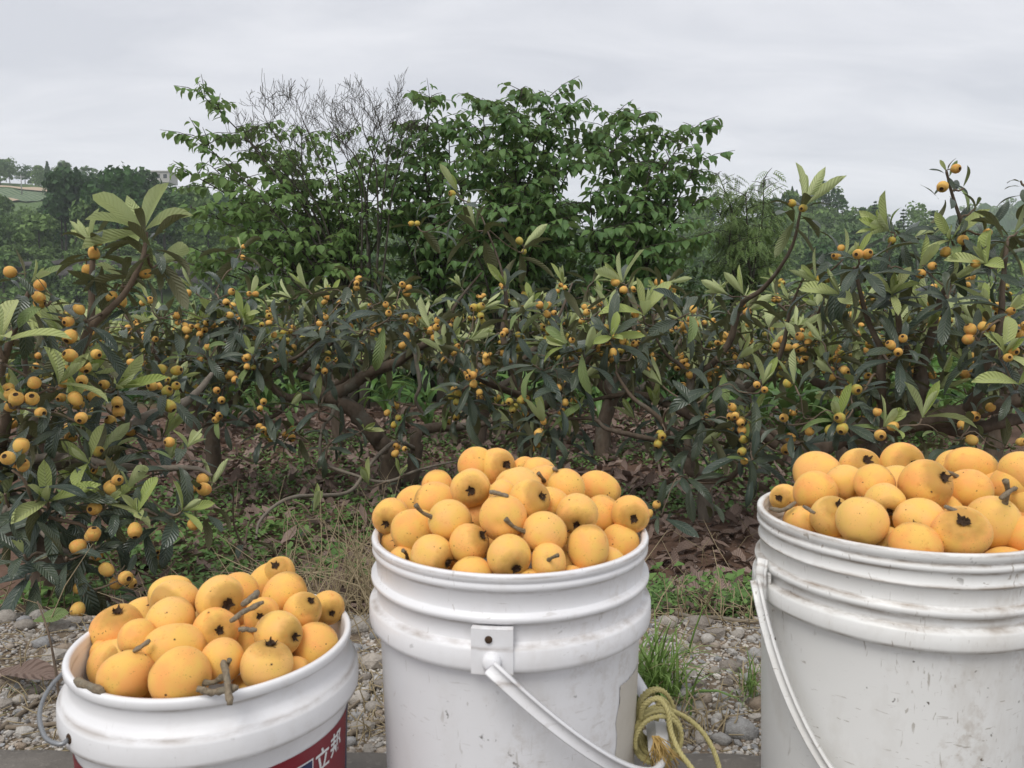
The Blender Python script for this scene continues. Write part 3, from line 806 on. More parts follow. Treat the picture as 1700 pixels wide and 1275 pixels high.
UPV = Vector((0, 0, 1))
SIZE = 0.90
class Plant:
    """collects the skeleton, leaves and fruits of one loquat tree, then links them as parts"""
    def __init__(s, label, base, cat='loquat tree', name='loquat_tree', group='loquat trees in the orchard'):
        s.root = thing(name, label, cat, base, group); s.base = Vector(base)
        s.nodes = []; s.leaves = []; s.young = []; s.fruit = []; s.ntw = 0
    def rel(s, M): return Matrix.Translation(-s.base) @ M
    def limb(s, pts, name='limb', mat=None, n=6, knob=0.13, sides=8, wig=0.0, reg=True):
        P = smooth_path(pts, n)
        if wig: P = [(p + rv(wig * r) if 0 < i < len(P) - 1 else p, r) for i, (p, r) in enumerate(P)]
        if reg:
            for i, (p, r) in enumerate(P):
                s.nodes.append((p, r, (P[min(i + 1, len(P) - 1)][0] - P[max(i - 1, 0)][0]).normalized()))
        link(name, tube_t([(p - s.base, r) for p, r in P], sides, knob).mesh(name, mat or M_BARK), s.root)
    def grow(s, tip, updir=0.5, r1=0.0027):
        """a twig from the nearest part of the skeleton out to a tip; returns the direction at the tip"""
        best = min(s.nodes, key=lambda q: (q[0] - tip).length + 0.9 * max(0, q[0].z - tip.z) + 0.12 * rnd.random())
        a, r0, t = best; L = (tip - a).length
        out = (tip - a); h = Vector((out.x, out.y, 0))
        d1 = (h * (1.0 / max(h.length, 1e-3)) * (1 - updir) + UPV * updir + rv(0.25)).normalized()
        if L < 0.03: return d1
        r0 = min(r0 * 0.75, 0.0034 + 0.008 * L)
        m1 = a + t * (0.18 * L) + out * 0.18 + rv(0.05 * L)
        m2 = a + out * 0.58 + rv(0.07 * L) - UPV * 0.05 * L
        m3 = tip - d1 * (0.16 * L) + rv(0.02 * L)
        s.limb([(a, r0), (m1, r0 * 0.9), (m2, r0 * 0.7 + r1 * 0.3), (m3, r1 * 1.3), (tip, r1)], 'twig', M_TWIG, 5 if L > 0.2 else 3, 0.10, 6, 0.15)
        return d1
    def rosette(s, tip, ax, n, size=0.2, fresh=0.06, lo=1.9, spread=0.07):
        ph = rnd.uniform(0, 6.28); side = ax.orthogonal().normalized()
        for k in range(n):
            f = k / max(n - 1, 1)
            th = 0.75 + (lo - 0.75) * f + rnd.uniform(-0.22, 0.22)
            q = Quaternion(ax, ph + k * 2.4 + rnd.uniform(-0.3, 0.3)) @ side
            d = (ax * math.cos(th) + q * math.sin(th)); d.z -= 0.12 + 0.62 * f * rnd.random(); d.normalize()
            p = tip - ax * (spread * f + 0.004)
            L = SIZE * size * rnd.uniform(0.6, 1.12) * (0.75 + 0.35 * min(1, f * 2))
            s.leaves.append((rnd.random() < fresh * (1.6 - f), rnd.randrange(len(LEAF_T)), frame(d, ax + UPV * 0.6 + rv(0.25), p + d * 0.008, L, L * rnd.uniform(0.88, 1.15))))
    def shoot(s, tip, ax, n, size=0.12, big=False):
        ph = rnd.uniform(0, 6.28); side = ax.orthogonal().normalized()
        for k in range(n):
            f = k / max(n - 1, 1)
            th = (0.12 + (1.05 if big else 0.62) * f) + rnd.uniform(-0.1, 0.1)
            q = Quaternion(ax, ph + k * 2.4) @ side
            d = (ax * math.cos(th) + q * math.sin(th)).normalized()
            L = size * (0.62 + 0.5 * f + rnd.uniform(-0.12, 0.12))
            s.young.append((rnd.choice((0, 1, 3)) if not big or f < .5 else rnd.choice((1, 2)), frame(d, ax - d * ax.dot(d) * 0.9 - q * 0.3, tip + ax * 0.004, L, L * rnd.uniform(0.85, 1.1))))
    def fruits(s, tip, ax, n, r=0.019, green=0.15, spread=0.05):
        g = rnd.random() < green
        side = ax.orthogonal().normalized(); ph = rnd.uniform(0, 6.28)
        got = []
        for k in range(n):
            for _ in range(12):
                q = Quaternion(ax, ph + rnd.uniform(-1.3, 1.3) + 0.5 * k) @ side
                p = tip + q * rnd.uniform(0.35, 1.0) * spread + UPV * rnd.uniform(-0.6, 0.5) * spread + ax * rnd.uniform(-0.2, 0.5) * spread
                p.y -= 0.02
                if all((p - o).length > r * 1.85 for o in got): break
            got.append(p)
            z = (p - tip).normalized() + rv(0.5) - UPV * 0.25
            s.fruit.append((1 if g else 0, rnd.randrange(3), zframe(z, p, r * rnd.uniform(0.78, 1.14), rnd.uniform(0, 6.28))))
    def tip(s, p, leaves=9, size=0.2, young=0, ysize=0.11, fruit=0, updir=0.5, big=False, green=0.15, lo=1.9, fr=0.0158, fresh=0.06):
        ax = s.grow(p, updir)
        s.rosette(p, ax, leaves, size, fresh, lo)
        if young: s.shoot(p, ax, young, ysize, big)
        if fruit: s.fruits(p - ax * 0.01, ax, fruit, fr, green)
    def fill(s, c, rad, n, mind=0.11, size=0.2, pf=0.5, py=0.35, green=0.15, nl=(6, 9), fr=0.0158, updir=(0.3, 0.7), fresh=0.06):
        pts = []
        for _ in range(n * 30):
            if len(pts) >= n: break
            v = rv(1)
            if v.length > 1 or v.length < 0.25: continue
            p = Vector((c.x + v.x * rad[0], c.y + v.y * rad[1], c.z + v.z * rad[2]))
            if p.z < hz(p.x, p.y) + 0.16 or any((p - o).length < mind for o in pts): continue
            pts.append(p)
        pts.sort(key=lambda p: min((p - q[0]).length for q in s.nodes))
        for p in pts:
            s.tip(p, rnd.randint(*nl), size, rnd.randint(4, 7) if rnd.random() < py + 0.45 * max(0, (p.z - c.z) / rad[2]) else 0, rnd.uniform(0.08, 0.135), rnd.choice((1, 2, 2, 3, 3, 4, 5)) if rnd.random() < pf else 0, rnd.uniform(*updir), False, green, 1.9, fr, fresh)
    def done(s, nmax=300):
        def vis(M):
            x, y, d = project(M.translation); pen = 0 if -60 < x < 1760 and -50 < y < 1330 else 50
            return d + pen
        s.leaves.sort(key=lambda q: vis(q[2]))
        for fresh, k, M in s.leaves[:nmax]:
            link('leaf', (FRESH_M if fresh else LEAF_M)[k], s.root).matrix_local = s.rel(M)
        rest = s.leaves[nmax:]
        if rest:
            tag(link('foliage', join('foliage', [(LEAF_T[k], s.rel(M)) for _, k, M in rest], M_LEAF), s.root), kind='stuff')
        s.young.sort(key=lambda q: vis(q[1]))
        if s.young[nmax:]:
            tag(link('young_foliage', join('young_foliage', [(YOUNG_T[k], s.rel(M)) for k, M in s.young[nmax:]], M_YOUNG), s.root), kind='stuff')
        for k, M in s.young[:nmax]:
            link('young_leaf', YOUNG_M[k], s.root).matrix_local = s.rel(M)
        for g, k, M in s.fruit:
            link('fruit', TF_M[g][k], s.root).matrix_local = s.rel(M)

def P(px, py, Y, r): return (at(px, py, Y), r)
def gz(px, Y): 
    p = at(px, 900, Y); return Vector((p.x, Y, hz(p.x, Y)))

# ---- the leaning tree in the middle (its trunk forks low above the litter)
t = Plant('loquat tree with dark leaning trunk and forked limbs rising behind the middle bucket', gz(655, 3.85))
t.limb([(gz(648, 3.85) - UPV * 0.08, 0.0577), P(648, 800, 3.85, 0.0518), P(646, 752, 3.84, 0.0459), P(634, 738, 3.83, 0.0444), P(606, 702, 3.82, 0.0444), P(575, 672, 3.82, 0.0414), P(548, 659, 3.82, 0.0385)], 'trunk', M_BARK, 6, 0.10, 10, 0.12)
t.limb([(gz(672, 3.95) - UPV * 0.08, 0.0429), P(684, 790, 3.95, 0.0385), P(690, 750, 3.95, 0.0340), P(690, 725, 3.96, 0.0311), P(701, 713, 4.0, 0.0281), P(745, 708, 4.05, 0.0252), P(795, 706, 4.1, 0.0163), P(845, 690, 4.15, 0.0089)], 'trunk', M_BARK, 5, 0.10, 9, 0.1)
t.limb([P(548, 660, 3.82, 0.0340), P(587, 637, 3.8, 0.0311), P(616, 617, 3.78, 0.0281), P(655, 604, 3.77, 0.0252), P(690, 580, 3.75, 0.0207), P(725, 561, 3.74, 0.0163), P(743, 533, 3.72, 0.0118), P(762, 498, 3.7, 0.0074), P(800, 452, 3.7, 0.0044)])
t.limb([P(546, 660, 3.82, 0.0266), P(516, 657, 3.8, 0.0229), P(477, 660, 3.76, 0.0200), P(452, 641, 3.74, 0.0178), P(446, 619, 3.72, 0.0148), P(465, 605, 3.72, 0.0118), P(498, 590, 3.72, 0.0081), P(530, 560, 3.72, 0.0052)])
t.limb([P(482, 661, 3.77, 0.0148), P(468, 680, 3.74, 0.0126), P(449, 693, 3.72, 0.0111), P(416, 703, 3.7, 0.0096), P(382, 698, 3.68, 0.0074), P(330, 712, 3.66, 0.0052), P(298, 742, 3.64, 0.0037)])
t.limb([P(540, 655, 3.83, 0.0192), P(518, 630, 3.9, 0.0178), P(498, 622, 3.95, 0.0163), P(512, 605, 4.0, 0.0126), P(560, 560, 4.05, 0.0074), P(600, 500, 4.1, 0.0044)])
t.limb([P(446, 620, 3.72, 0.0104), P(420, 612, 3.7, 0.0074), P(385, 600, 3.7, 0.0044)])
t.limb([P(688, 744, 3.93, 0.0118), P(656, 734, 3.8, 0.0104), P(622, 762, 3.6, 0.0096), P(601, 793, 3.45, 0.0089), P(573, 819, 3.3, 0.0089), P(497, 824, 3.1, 0.0081), P(462, 836, 3.0, 0.0074), P(432, 864, 2.9, 0.0059), P(425, 895, 2.82, 0.0044)], 'limb', M_BARKG)
t.limb([P(556, 672, 3.8, 0.0104), P(551, 690, 3.7, 0.0096), P(535, 713, 3.62, 0.0089), P(536, 765, 3.58, 0.0081), P(587, 788, 3.55, 0.0074), P(640, 800, 3.5, 0.0074), P(692, 781, 3.55, 0.0059), P(745, 768, 3.6, 0.0044), P(795, 760, 3.65, 0.0030)], 'limb', M_BARKG)
t.limb([P(688, 580, 3.75, 0.0104), P(692, 605, 3.66, 0.0096), P(697, 640, 3.62, 0.0089), P(690, 665, 3.62, 0.0081), P(705, 690, 3.64, 0.0059)], 'limb', M_BARKG)
for px, py, Y, n, sz, yg, fr in ((520, 850, 3.05, 2, 0.10, 4, 0), (612, 805, 3.45, 2, 0.09, 4, 0), (665, 790, 3.5, 3, 0.1, 3, 0), (665, 735, 3.55, 5, 0.16, 0, 4), (655, 665, 3.6, 7, 0.17, 0, 4), (545, 540, 3.5, 9, 0.2, 0, 3),
                                 (605, 545, 3.45, 10, 0.22, 0, 0), (650, 520, 3.4, 10, 0.22, 0, 2), (695, 545, 3.5, 6, 0.16, 6, 2), (590, 460, 3.7, 10, 0.2, 0, 3), (665, 480, 3.6, 9, 0.2, 0, 3), (510, 480, 3.75, 9, 0.19, 4, 0),
                                 (460, 540, 3.5, 9, 0.19, 0, 2), (420, 590, 3.5, 9, 0.2, 3, 3), (400, 530, 3.6, 8, 0.18, 5, 1), (535, 610, 3.5, 6, 0.16, 0, 3), (430, 660, 3.55, 6, 0.17, 0, 2), (360, 690, 3.5, 7, 0.19, 0, 2)):
    t.tip(at(px, py, Y), n, sz, yg, 0.12, fr, 0.55)
t.fill(at(530, 700, 3.6), (0.42, 0.25, 0.13), 9, 0.10, 0.14, 0.5, 0.4, 0.2)
t.fill(at(575, 545, 3.98), (0.70, 0.40, 0.21), 46, 0.10, 0.15, 0.65, 0.55, 0.25)
t.done()

# ---- the dark leaved tree right of it
t = Plant('loquat tree with low dark leaves and yellow fruit just right of the leaning tree', gz(850, 3.5))
t.limb([(gz(862, 3.6) - UPV * 0.08, 0.0370), P(868, 780, 3.6, 0.0340), P(880, 720, 3.58, 0.0296), P(872, 660, 3.56, 0.0252), P(850, 610, 3.55, 0.0207), P(835, 560, 3.55, 0.0148), P(840, 500, 3.55, 0.0089), P(830, 440, 3.55, 0.0052), P(800, 360, 3.6, 0.0037)], 'trunk', M_BARK, 5, 0.1, 9, 0.1)
t.limb([P(878, 700, 3.58, 0.0222), P(920, 660, 3.4, 0.0178), P(960, 620, 3.25, 0.0133), P(985, 580, 3.15, 0.0089), P(1005, 520, 3.1, 0.0052)])
t.limb([P(872, 660, 3.56, 0.0192), P(820, 640, 3.4, 0.0148), P(780, 620, 3.3, 0.0104), P(745, 600, 3.25, 0.0059)])
t.limb([P(850, 610, 3.55, 0.0148), P(900, 570, 3.6, 0.0111), P(930, 520, 3.65, 0.0074), P(950, 470, 3.7, 0.0044)])
for px, py, Y, n, sz, yg, fr, big in ((885, 605, 3.0, 12, 0.22, 0, 0, 0), (970, 590, 3.0, 10, 0.21, 5, 1, 0), (935, 655, 2.95, 10, 0.2, 0, 2, 0), (790, 625, 3.1, 9, 0.2, 0, 5, 0), (760, 655, 3.15, 8, 0.18, 0, 4, 0), (850, 665, 3.1, 9, 0.19, 0, 4, 0),
                                      (905, 705, 2.9, 8, 0.17, 5, 3, 0), (1015, 560, 3.0, 9, 0.2, 6, 3, 1), (945, 575, 2.95, 8, 0.19, 5, 1, 1), (790, 380, 3.6, 8, 0.22, 4, 0, 0), (760, 320, 3.6, 7, 0.22, 2, 1, 0), (690, 370, 3.8, 6, 0.2, 0, 2, 0), (870, 410, 3.7, 7, 0.2, 3, 2, 0),
                                      (740, 590, 3.3, 8, 0.18, 6, 0, 0), (860, 555, 3.2, 9, 0.2, 0, 2, 0)):
    t.tip(at(px, py, Y), n, sz, yg, 0.13, fr, 0.5, bool(big), 0.4)
t.fill(at(840, 690, 3.5), (0.34, 0.3, 0.11), 9, 0.10, 0.15, 0.5, 0.3, 0.4)
t.fill(at(870, 580, 3.45), (0.44, 0.40, 0.34), 36, 0.10, 0.15, 0.7, 0.5, 0.4)
t.done()

# ---- the tree with the straight pole-like stem
t = Plant('loquat tree with a long diagonal limb between the middle and right buckets', gz(1165, 3.3))
t.limb([(gz(1172, 3.35) - UPV * 0.06, 0.0370), P(1168, 800, 3.35, 0.0333), P(1150, 775, 3.33, 0.0266), P(1143, 750, 3.3, 0.0222), P(1143, 700, 3.3, 0.0192), P(1145, 645, 3.3, 0.0178), P(1149, 625, 3.3, 0.0170)], 'trunk', M_BARKG, 5, 0.08, 9, 0.08)
t.limb([P(1149, 628, 3.3, 0.0163), P(1180, 606, 3.28, 0.0155), P(1211, 568, 3.25, 0.0141), P(1230, 507, 3.2, 0.0118), P(1266, 480, 3.1, 0.0096), P(1298, 440, 3.0, 0.0074), P(1318, 400, 2.95, 0.0059), P(1330, 345, 2.9, 0.0044)], 'limb', M_BARK)
t.limb([P(1147, 628, 3.3, 0.0118), P(1128, 605, 3.3, 0.0096), P(1108, 590, 3.3, 0.0074), P(1090, 560, 3.3, 0.0052), P(1085, 510, 3.35, 0.0037)])
t.limb([P(1290, 738, 3.2, 0.0311), P(1250, 718, 3.22, 0.0266), P(1190, 706, 3.25, 0.0237), P(1145, 690, 3.28, 0.0207), P(1100, 668, 3.3, 0.0178), P(1060, 655, 3.35, 0.0148), P(1015, 658, 3.4, 0.0111), P(960, 670, 3.45, 0.0067)], 'limb', M_BARK)
t.limb([P(1131, 757, 3.2, 0.0148), P(1093, 733, 3.1, 0.0118), P(1048, 722, 3.05, 0.0104), P(1007, 712, 3.0, 0.0089), P(983, 695, 3.0, 0.0074), P(925, 697, 3.0, 0.0044)], 'limb', M_BARK)
t.limb([P(1128, 750, 3.2, 0.0133), P(1110, 725, 3.12, 0.0118), P(1093, 693, 3.08, 0.0104), P(1048, 658, 3.05, 0.0081), P(1022, 617, 3.05, 0.0052)], 'limb', M_TWIG)
t.limb([P(1215, 680, 3.25, 0.0178), P(1245, 650, 3.2, 0.0155), P(1276, 624, 3.15, 0.0133), P(1300, 575, 3.1, 0.0096), P(1311, 517, 3.05, 0.0067), P(1330, 470, 3.0, 0.0044)], 'limb', M_BARK)
t.limb([P(1140, 765, 3.25, 0.0192), P(1147, 785, 3.15, 0.0163), P(1180, 798, 3.1, 0.0148), P(1212, 793, 3.08, 0.0118), P(1231, 772, 3.05, 0.0074)], 'limb', M_BARK)
t.limb([P(1100, 668, 3.3, 0.0133), P(1080, 630, 3.35, 0.0118), P(1062, 590, 3.4, 0.0081), P(1050, 540, 3.45, 0.0052)])
for px, py, Y, n, sz, yg, ys, fr, big in ((1332, 345, 2.9, 9, 0.20, 14, 0.17, 2, 0), (1070, 525, 3.1, 6, 0.18, 6, 0.18, 1, 1), (1035, 470, 3.2, 6, 0.18, 6, 0.16, 2, 1), (1235, 490, 3.15, 4, 0.15, 8, 0.12, 0, 0), (1210, 490, 3.2, 4, 0.15, 7, 0.11, 0, 0),
                                          (1110, 470, 3.4, 8, 0.2, 3, 0.1, 2, 0), (1145, 520, 3.1, 9, 0.22, 0, 0, 2, 0), (1195, 640, 2.95, 9, 0.22, 0, 0, 0, 0), (1170, 690, 2.9, 6, 0.2, 0, 0, 0, 0), (1222, 690, 2.85, 5, 0.16, 0, 0, 5, 0), (1245, 735, 2.8, 7, 0.2, 0, 0, 2, 0),
                                          (1310, 745, 2.7, 6, 0.19, 0, 0, 3, 0), (1130, 790, 2.9, 7, 0.18, 0, 0, 0, 0), (1090, 850, 2.75, 6, 0.15, 0, 0, 2, 0), (1180, 810, 2.9, 4, 0.15, 0, 0, 0, 0), (1250, 760, 2.75, 6, 0.17, 0, 0, 1, 0), (1100, 640, 3.1, 3, 0.12, 5, 0.11, 0, 0), (1060, 575, 3.1, 8, 0.2, 0, 0, 2, 0),
                                          (1265, 640, 2.9, 6, 0.18, 4, 0.12, 2, 0), (1400, 430, 2.85, 9, 0.22, 3, 0.1, 2, 0), (1360, 470, 2.9, 9, 0.22, 5, 0.12, 2, 0)):
    t.tip(at(px, py, Y), n, sz, yg, ys, fr, 0.5, bool(big), 0.25)
t.fill(at(1120, 710, 3.2), (0.5, 0.3, 0.13), 15, 0.10, 0.15, 0.45, 0.35, 0.2)
t.fill(at(1140, 572, 3.52), (0.60, 0.36, 0.20), 44, 0.10, 0.15, 0.7, 0.55, 0.25)
t.done()

# ---- the big tree at the right edge
t = Plant('large loquat tree with thick level limbs at the right edge, behind the right bucket', gz(1500, 2.85))
t.limb([(gz(1500, 2.9) - UPV * 0.06, 0.075), P(1470, 800, 2.9, 0.07), P(1440, 745, 2.88, 0.062), P(1410, 716, 2.85, 0.055)], 'trunk', M_BARK, 6, 0.1, 10, 0.1)
t.limb([P(1412, 718, 2.85, 0.046), P(1460, 709, 2.8, 0.042), P(1545, 696, 2.72, 0.038), P(1600, 686, 2.68, 0.034), P(1652, 672, 2.65, 0.030), P(1710, 660, 2.6, 0.024), P(1790, 640, 2.6, 0.012)], 'limb', M_BARK, 7, 0.12, 9, 0.1)
t.limb([P(1540, 702, 2.76, 0.026), P(1600, 714, 2.72, 0.024), P(1660, 702, 2.68, 0.022), P(1720, 690, 2.65, 0.016), P(1780, 690, 2.6, 0.009)], 'limb', M_BARK)
t.limb([P(1412, 718, 2.86, 0.04), P(1375, 738, 2.82, 0.034), P(1348, 752, 2.8, 0.03), P(1310, 735, 2.78, 0.02), P(1280, 715, 2.78, 0.012)], 'limb', M_BARK)
t.limb([P(1500, 704, 2.8, 0.034), P(1519, 673, 2.8, 0.03), P(1528, 635, 2.8, 0.027), P(1530, 605, 2.8, 0.022), P(1545, 560, 2.78, 0.016), P(1560, 500, 2.75, 0.012), P(1590, 440, 2.7, 0.009), P(1600, 390, 2.65, 0.007), P(1580, 320, 2.62, 0.005), P(1571, 284, 2.6, 0.004)], 'limb', M_BARK)
t.limb([P(1474, 690, 2.8, 0.022), P(1462, 660, 2.75, 0.019), P(1463, 620, 2.72, 0.016), P(1463, 580, 2.7, 0.012), P(1440, 530, 2.7, 0.009), P(1420, 450, 2.7, 0.006)], 'limb', M_BARK)
t.limb([P(1600, 686, 2.68, 0.02), P(1625, 650, 2.6, 0.016), P(1640, 600, 2.55, 0.013), P(1660, 540, 2.5, 0.010), P(1665, 470, 2.5, 0.008), P(1672, 400, 2.5, 0.006)], 'limb', M_BARK)
t.limb([P(1530, 610, 2.8, 0.014), P(1500, 570, 2.75, 0.012), P(1490, 520, 2.72, 0.009), P(1475, 440, 2.7, 0.006)], 'limb', M_TWIG)
t.limb([P(1700, 661, 2.6, 0.02), P(1715, 600, 2.55, 0.016), P(1720, 520, 2.5, 0.012), P(1730, 420, 2.5, 0.008), P(1725, 330, 2.5, 0.005)], 'limb', M_BARK)
for px, py, Y, n, sz, yg, ys, fr, big in ((1571, 284, 2.6, 4, 0.1, 2, 0.04, 2, 0), (1600, 312, 2.61, 4, 0.13, 0, 0, 0, 0), (1620, 345, 2.62, 4, 0.14, 0, 0, 0, 0), (1640, 385, 2.6, 9, 0.2, 0, 0, 1, 0), (1695, 300, 2.5, 7, 0.13, 0, 0, 0, 0), (1690, 385, 2.5, 8, 0.2, 3, 0.1, 0, 0),
                                          (1478, 385, 2.7, 9, 0.2, 12, 0.14, 1, 0), (1425, 430, 2.6, 10, 0.23, 3, 0.1, 2, 0), (1580, 400, 2.65, 6, 0.18, 5, 0.14, 2, 1), (1515, 400, 2.75, 3, 0.12, 3, 0.12, 0, 0), (1525, 450, 2.65, 8, 0.2, 4, 0.14, 2, 0), (1575, 470, 2.6, 5, 0.2, 4, 0.17, 0, 1),
                                          (1570, 490, 2.5, 10, 0.22, 0, 0, 0, 0), (1480, 490, 2.65, 4, 0.16, 10, 0.12, 0, 1), (1640, 440, 2.5, 6, 0.2, 5, 0.16, 1, 1), (1395, 490, 2.7, 5, 0.18, 4, 0.16, 1, 1), (1500, 580, 2.55, 8, 0.22, 0, 0, 3, 0), (1620, 560, 2.45, 9, 0.21, 0, 0, 3, 0),
                                          (1415, 640, 2.6, 10, 0.2, 0, 0, 1, 0), (1665, 590, 2.4, 6, 0.2, 5, 0.14, 2, 1), (1690, 640, 2.35, 7, 0.2, 4, 0.15, 0, 1), (1395, 695, 2.5, 8, 0.18, 4, 0.13, 3, 0), (1465, 710, 2.45, 6, 0.17, 6, 0.13, 3, 1), (1530, 695, 2.45, 3, 0.15, 4, 0.17, 0, 1), (1600, 720, 2.45, 7, 0.17, 0, 0, 2, 0), (1620, 690, 2.5, 4, 0.15, 0, 0, 2, 0),
                                          (1680, 740, 2.4, 6, 0.17, 4, 0.13, 3, 0), (1300, 690, 2.6, 7, 0.2, 0, 0, 2, 0), (1330, 730, 2.6, 6, 0.18, 0, 0, 3, 0), (1320, 640, 2.6, 5, 0.18, 3, 0.13, 1, 0)):
    t.tip(at(px, py, Y), n + 2, sz * 0.82, yg, ys * 0.9, fr, 0.5, bool(big), 0.2, fr=0.0165)
t.fill(at(1530, 595, 2.92), (0.47, 0.34, 0.23), 48, 0.085, 0.135, 0.6, 0.65, 0.25, fr=0.0158)
t.done()

# ---- the near tree at the left edge
t = Plant('near loquat tree with large drooping leaves at the left edge, behind the left bucket', (-1.35, 2.15, hz(-1.35, 2.15)))
B = Vector((-1.35, 2.15, hz(-1.35, 2.15)))
t.limb([(B - UPV * 0.06, 0.06), (B + Vector((0.03, 0, 0.15)), 0.055), P(-40, 800, 2.15, 0.05), P(20, 775, 2.15, 0.042)], 'trunk', M_BARK, 6, 0.1, 9, 0.1)
t.limb([P(20, 775, 2.15, 0.03), P(124, 758, 2.15, 0.027), P(170, 738, 2.17, 0.024), P(211, 717, 2.2, 0.022), P(245, 693, 2.25, 0.019), P(300, 672, 2.35, 0.015), P(330, 648, 2.4, 0.011), P(352, 620, 2.45, 0.007)], 'limb', M_BARKG)
t.limb([P(20, 772, 2.1, 0.014), P(90, 758, 2.0, 0.011), P(188, 772, 1.95, 0.010), P(245, 778, 1.95, 0.009), P(320, 777, 1.95, 0.007), P(352, 790, 1.95, 0.004)], 'limb', M_BARKG)
t.limb([P(0, 780, 2.1, 0.022), P(60, 700, 2.05, 0.018), P(110, 640, 2.05, 0.014), P(148, 548, 2.05, 0.010), P(152, 470, 2.05, 0.008), P(155, 405, 2.05, 0.006)], 'limb', M_TWIG)
t.limb([P(125, 600, 2.05, 0.012), P(150, 545, 2.03, 0.011), P(180, 515, 2.03, 0.009), P(210, 483, 2.02, 0.008), P(236, 430, 2.0, 0.006), P(243, 385, 2.0, 0.005)], 'limb', M_TWIG)
t.limb([P(-20, 790, 2.1, 0.02), P(10, 700, 2.0, 0.015), P(0, 620, 1.95, 0.012), P(30, 530, 1.95, 0.008), P(50, 480, 1.95, 0.005)], 'limb', M_TWIG)
t.limb([P(-30, 850, 2.1, 0.018), P(40, 850, 1.95, 0.014), P(80, 890, 1.85, 0.010), P(109, 917, 1.8, 0.008), P(150, 908, 1.8, 0.006)], 'limb', M_BARKG)
for px, py, Y, n, sz, yg, ys, fr, big in ((152, 408, 2.05, 8, 0.17, 8, 0.10, 3, 0), (240, 388, 2.0, 9, 0.18, 11, 0.16, 0, 1), (50, 470, 1.95, 7, 0.17, 4, 0.07, 2, 0), (0, 575, 1.75, 3, 0.15, 7, 0.16, 0, 1), (85, 500, 1.9, 8, 0.17, 0, 0, 3, 0), (140, 530, 1.95, 7, 0.17, 0, 0, 3, 0), (95, 640, 1.8, 5, 0.16, 6, 0.13, 1, 1),
                                          (140, 600, 1.9, 5, 0.16, 0, 0, 4, 0), (15, 670, 1.75, 5, 0.16, 2, 0.08, 4, 0), (60, 680, 1.78, 4, 0.15, 0, 0, 3, 0), (135, 690, 1.8, 4, 0.14, 0, 0, 2, 0), (310, 745, 1.95, 7, 0.18, 5, 0.09, 1, 1), (20, 780, 1.7, 5, 0.16, 0, 0, 4, 0),
                                          (80, 835, 1.75, 8, 0.2, 6, 0.12, 0, 1), (175, 840, 1.8, 8, 0.19, 5, 0.11, 1, 1), (210, 815, 1.85, 6, 0.16, 5, 0.1, 2, 1), (300, 850, 1.85, 8, 0.16, 6, 0.09, 1, 1), (350, 810, 1.95, 7, 0.15, 4, 0.09, 3, 0), (40, 920, 1.7, 9, 0.22, 3, 0.06, 0, 0), (110, 925, 1.7, 7, 0.17, 0, 0, 0, 0),
                                          (165, 905, 1.75, 5, 0.14, 0, 0, 4, 0), (210, 960, 1.75, 4, 0.12, 0, 0, 4, 0), (140, 975, 1.72, 4, 0.14, 0, 0, 2, 0), (260, 440, 2.1, 6, 0.17, 4, 0.11, 1, 1), (205, 470, 2.1, 6, 0.17, 5, 0.1, 2, 1), (410, 880, 2.2, 6, 0.13, 0, 0, 0, 0), (150, 770, 1.85, 6, 0.16, 5, 0.1, 0, 1), (230, 850, 1.8, 5, 0.15, 4, 0.1, 1, 1), (290, 930, 1.9, 5, 0.13, 0, 0, 1, 0)):
    t.tip(at(px, py, Y), n + 2, sz * 0.82, yg, ys * 0.9, fr, 0.5, bool(big), 0.08, fr=0.0155)
t.fill(at(90, 700, 2.15), (0.36, 0.26, 0.31), 46, 0.08, 0.13, 0.42, 0.5, 0.1, fr=0.0150)
t.done()

# ---- second row at the left
t = Plant('loquat tree with many small orange fruit between the left-edge tree and the leaning tree', gz(355, 4.0))
t.limb([(gz(356, 4.0) - UPV * 0.06, 0.0444), P(355, 770, 4.0, 0.0407), P(352, 725, 4.0, 0.0370), P(345, 690, 4.0, 0.0311)], 'trunk', M_BARK, 5, 0.1, 9)
t.limb([P(345, 692, 4.0, 0.0252), P(300, 640, 3.9, 0.0192), P(260, 590, 3.85, 0.0133), P(220, 540, 3.8, 0.0074), P(190, 500, 3.8, 0.0044)])
t.limb([P(345, 692, 4.0, 0.0252), P(370, 640, 4.0, 0.0178), P(365, 580, 4.0, 0.0118), P(350, 520, 4.0, 0.0074), P(360, 480, 4.0, 0.0044)])
t.limb([P(300, 640, 3.9, 0.0148), P(230, 640, 3.7, 0.0111), P(170, 620, 3.6, 0.0074)])
t.limb([P(352, 700, 4.0, 0.0207), P(400, 650, 4.1, 0.0148), P(440, 600, 4.2, 0.0089)])
for px, py, Y, n, sz, yg, fr in ((400, 415, 4.1, 7, 0.2, 2, 2), (375, 490, 3.7, 8, 0.2, 0, 3), (320, 480, 3.8, 7, 0.2, 3, 2), (415, 490, 3.8, 7, 0.2, 4, 2), (405, 540, 3.6, 6, 0.18, 6, 0), (250, 510, 3.4, 8, 0.2, 4, 2), (340, 590, 3.5, 9, 0.2, 0, 2)):
    t.tip(at(px, py, Y), n, sz, yg, 0.1, fr, 0.5)
t.fill(at(285, 595, 3.75), (0.62, 0.42, 0.26), 56, 0.10, 0.15, 0.6, 0.5, 0.2)
t.done()

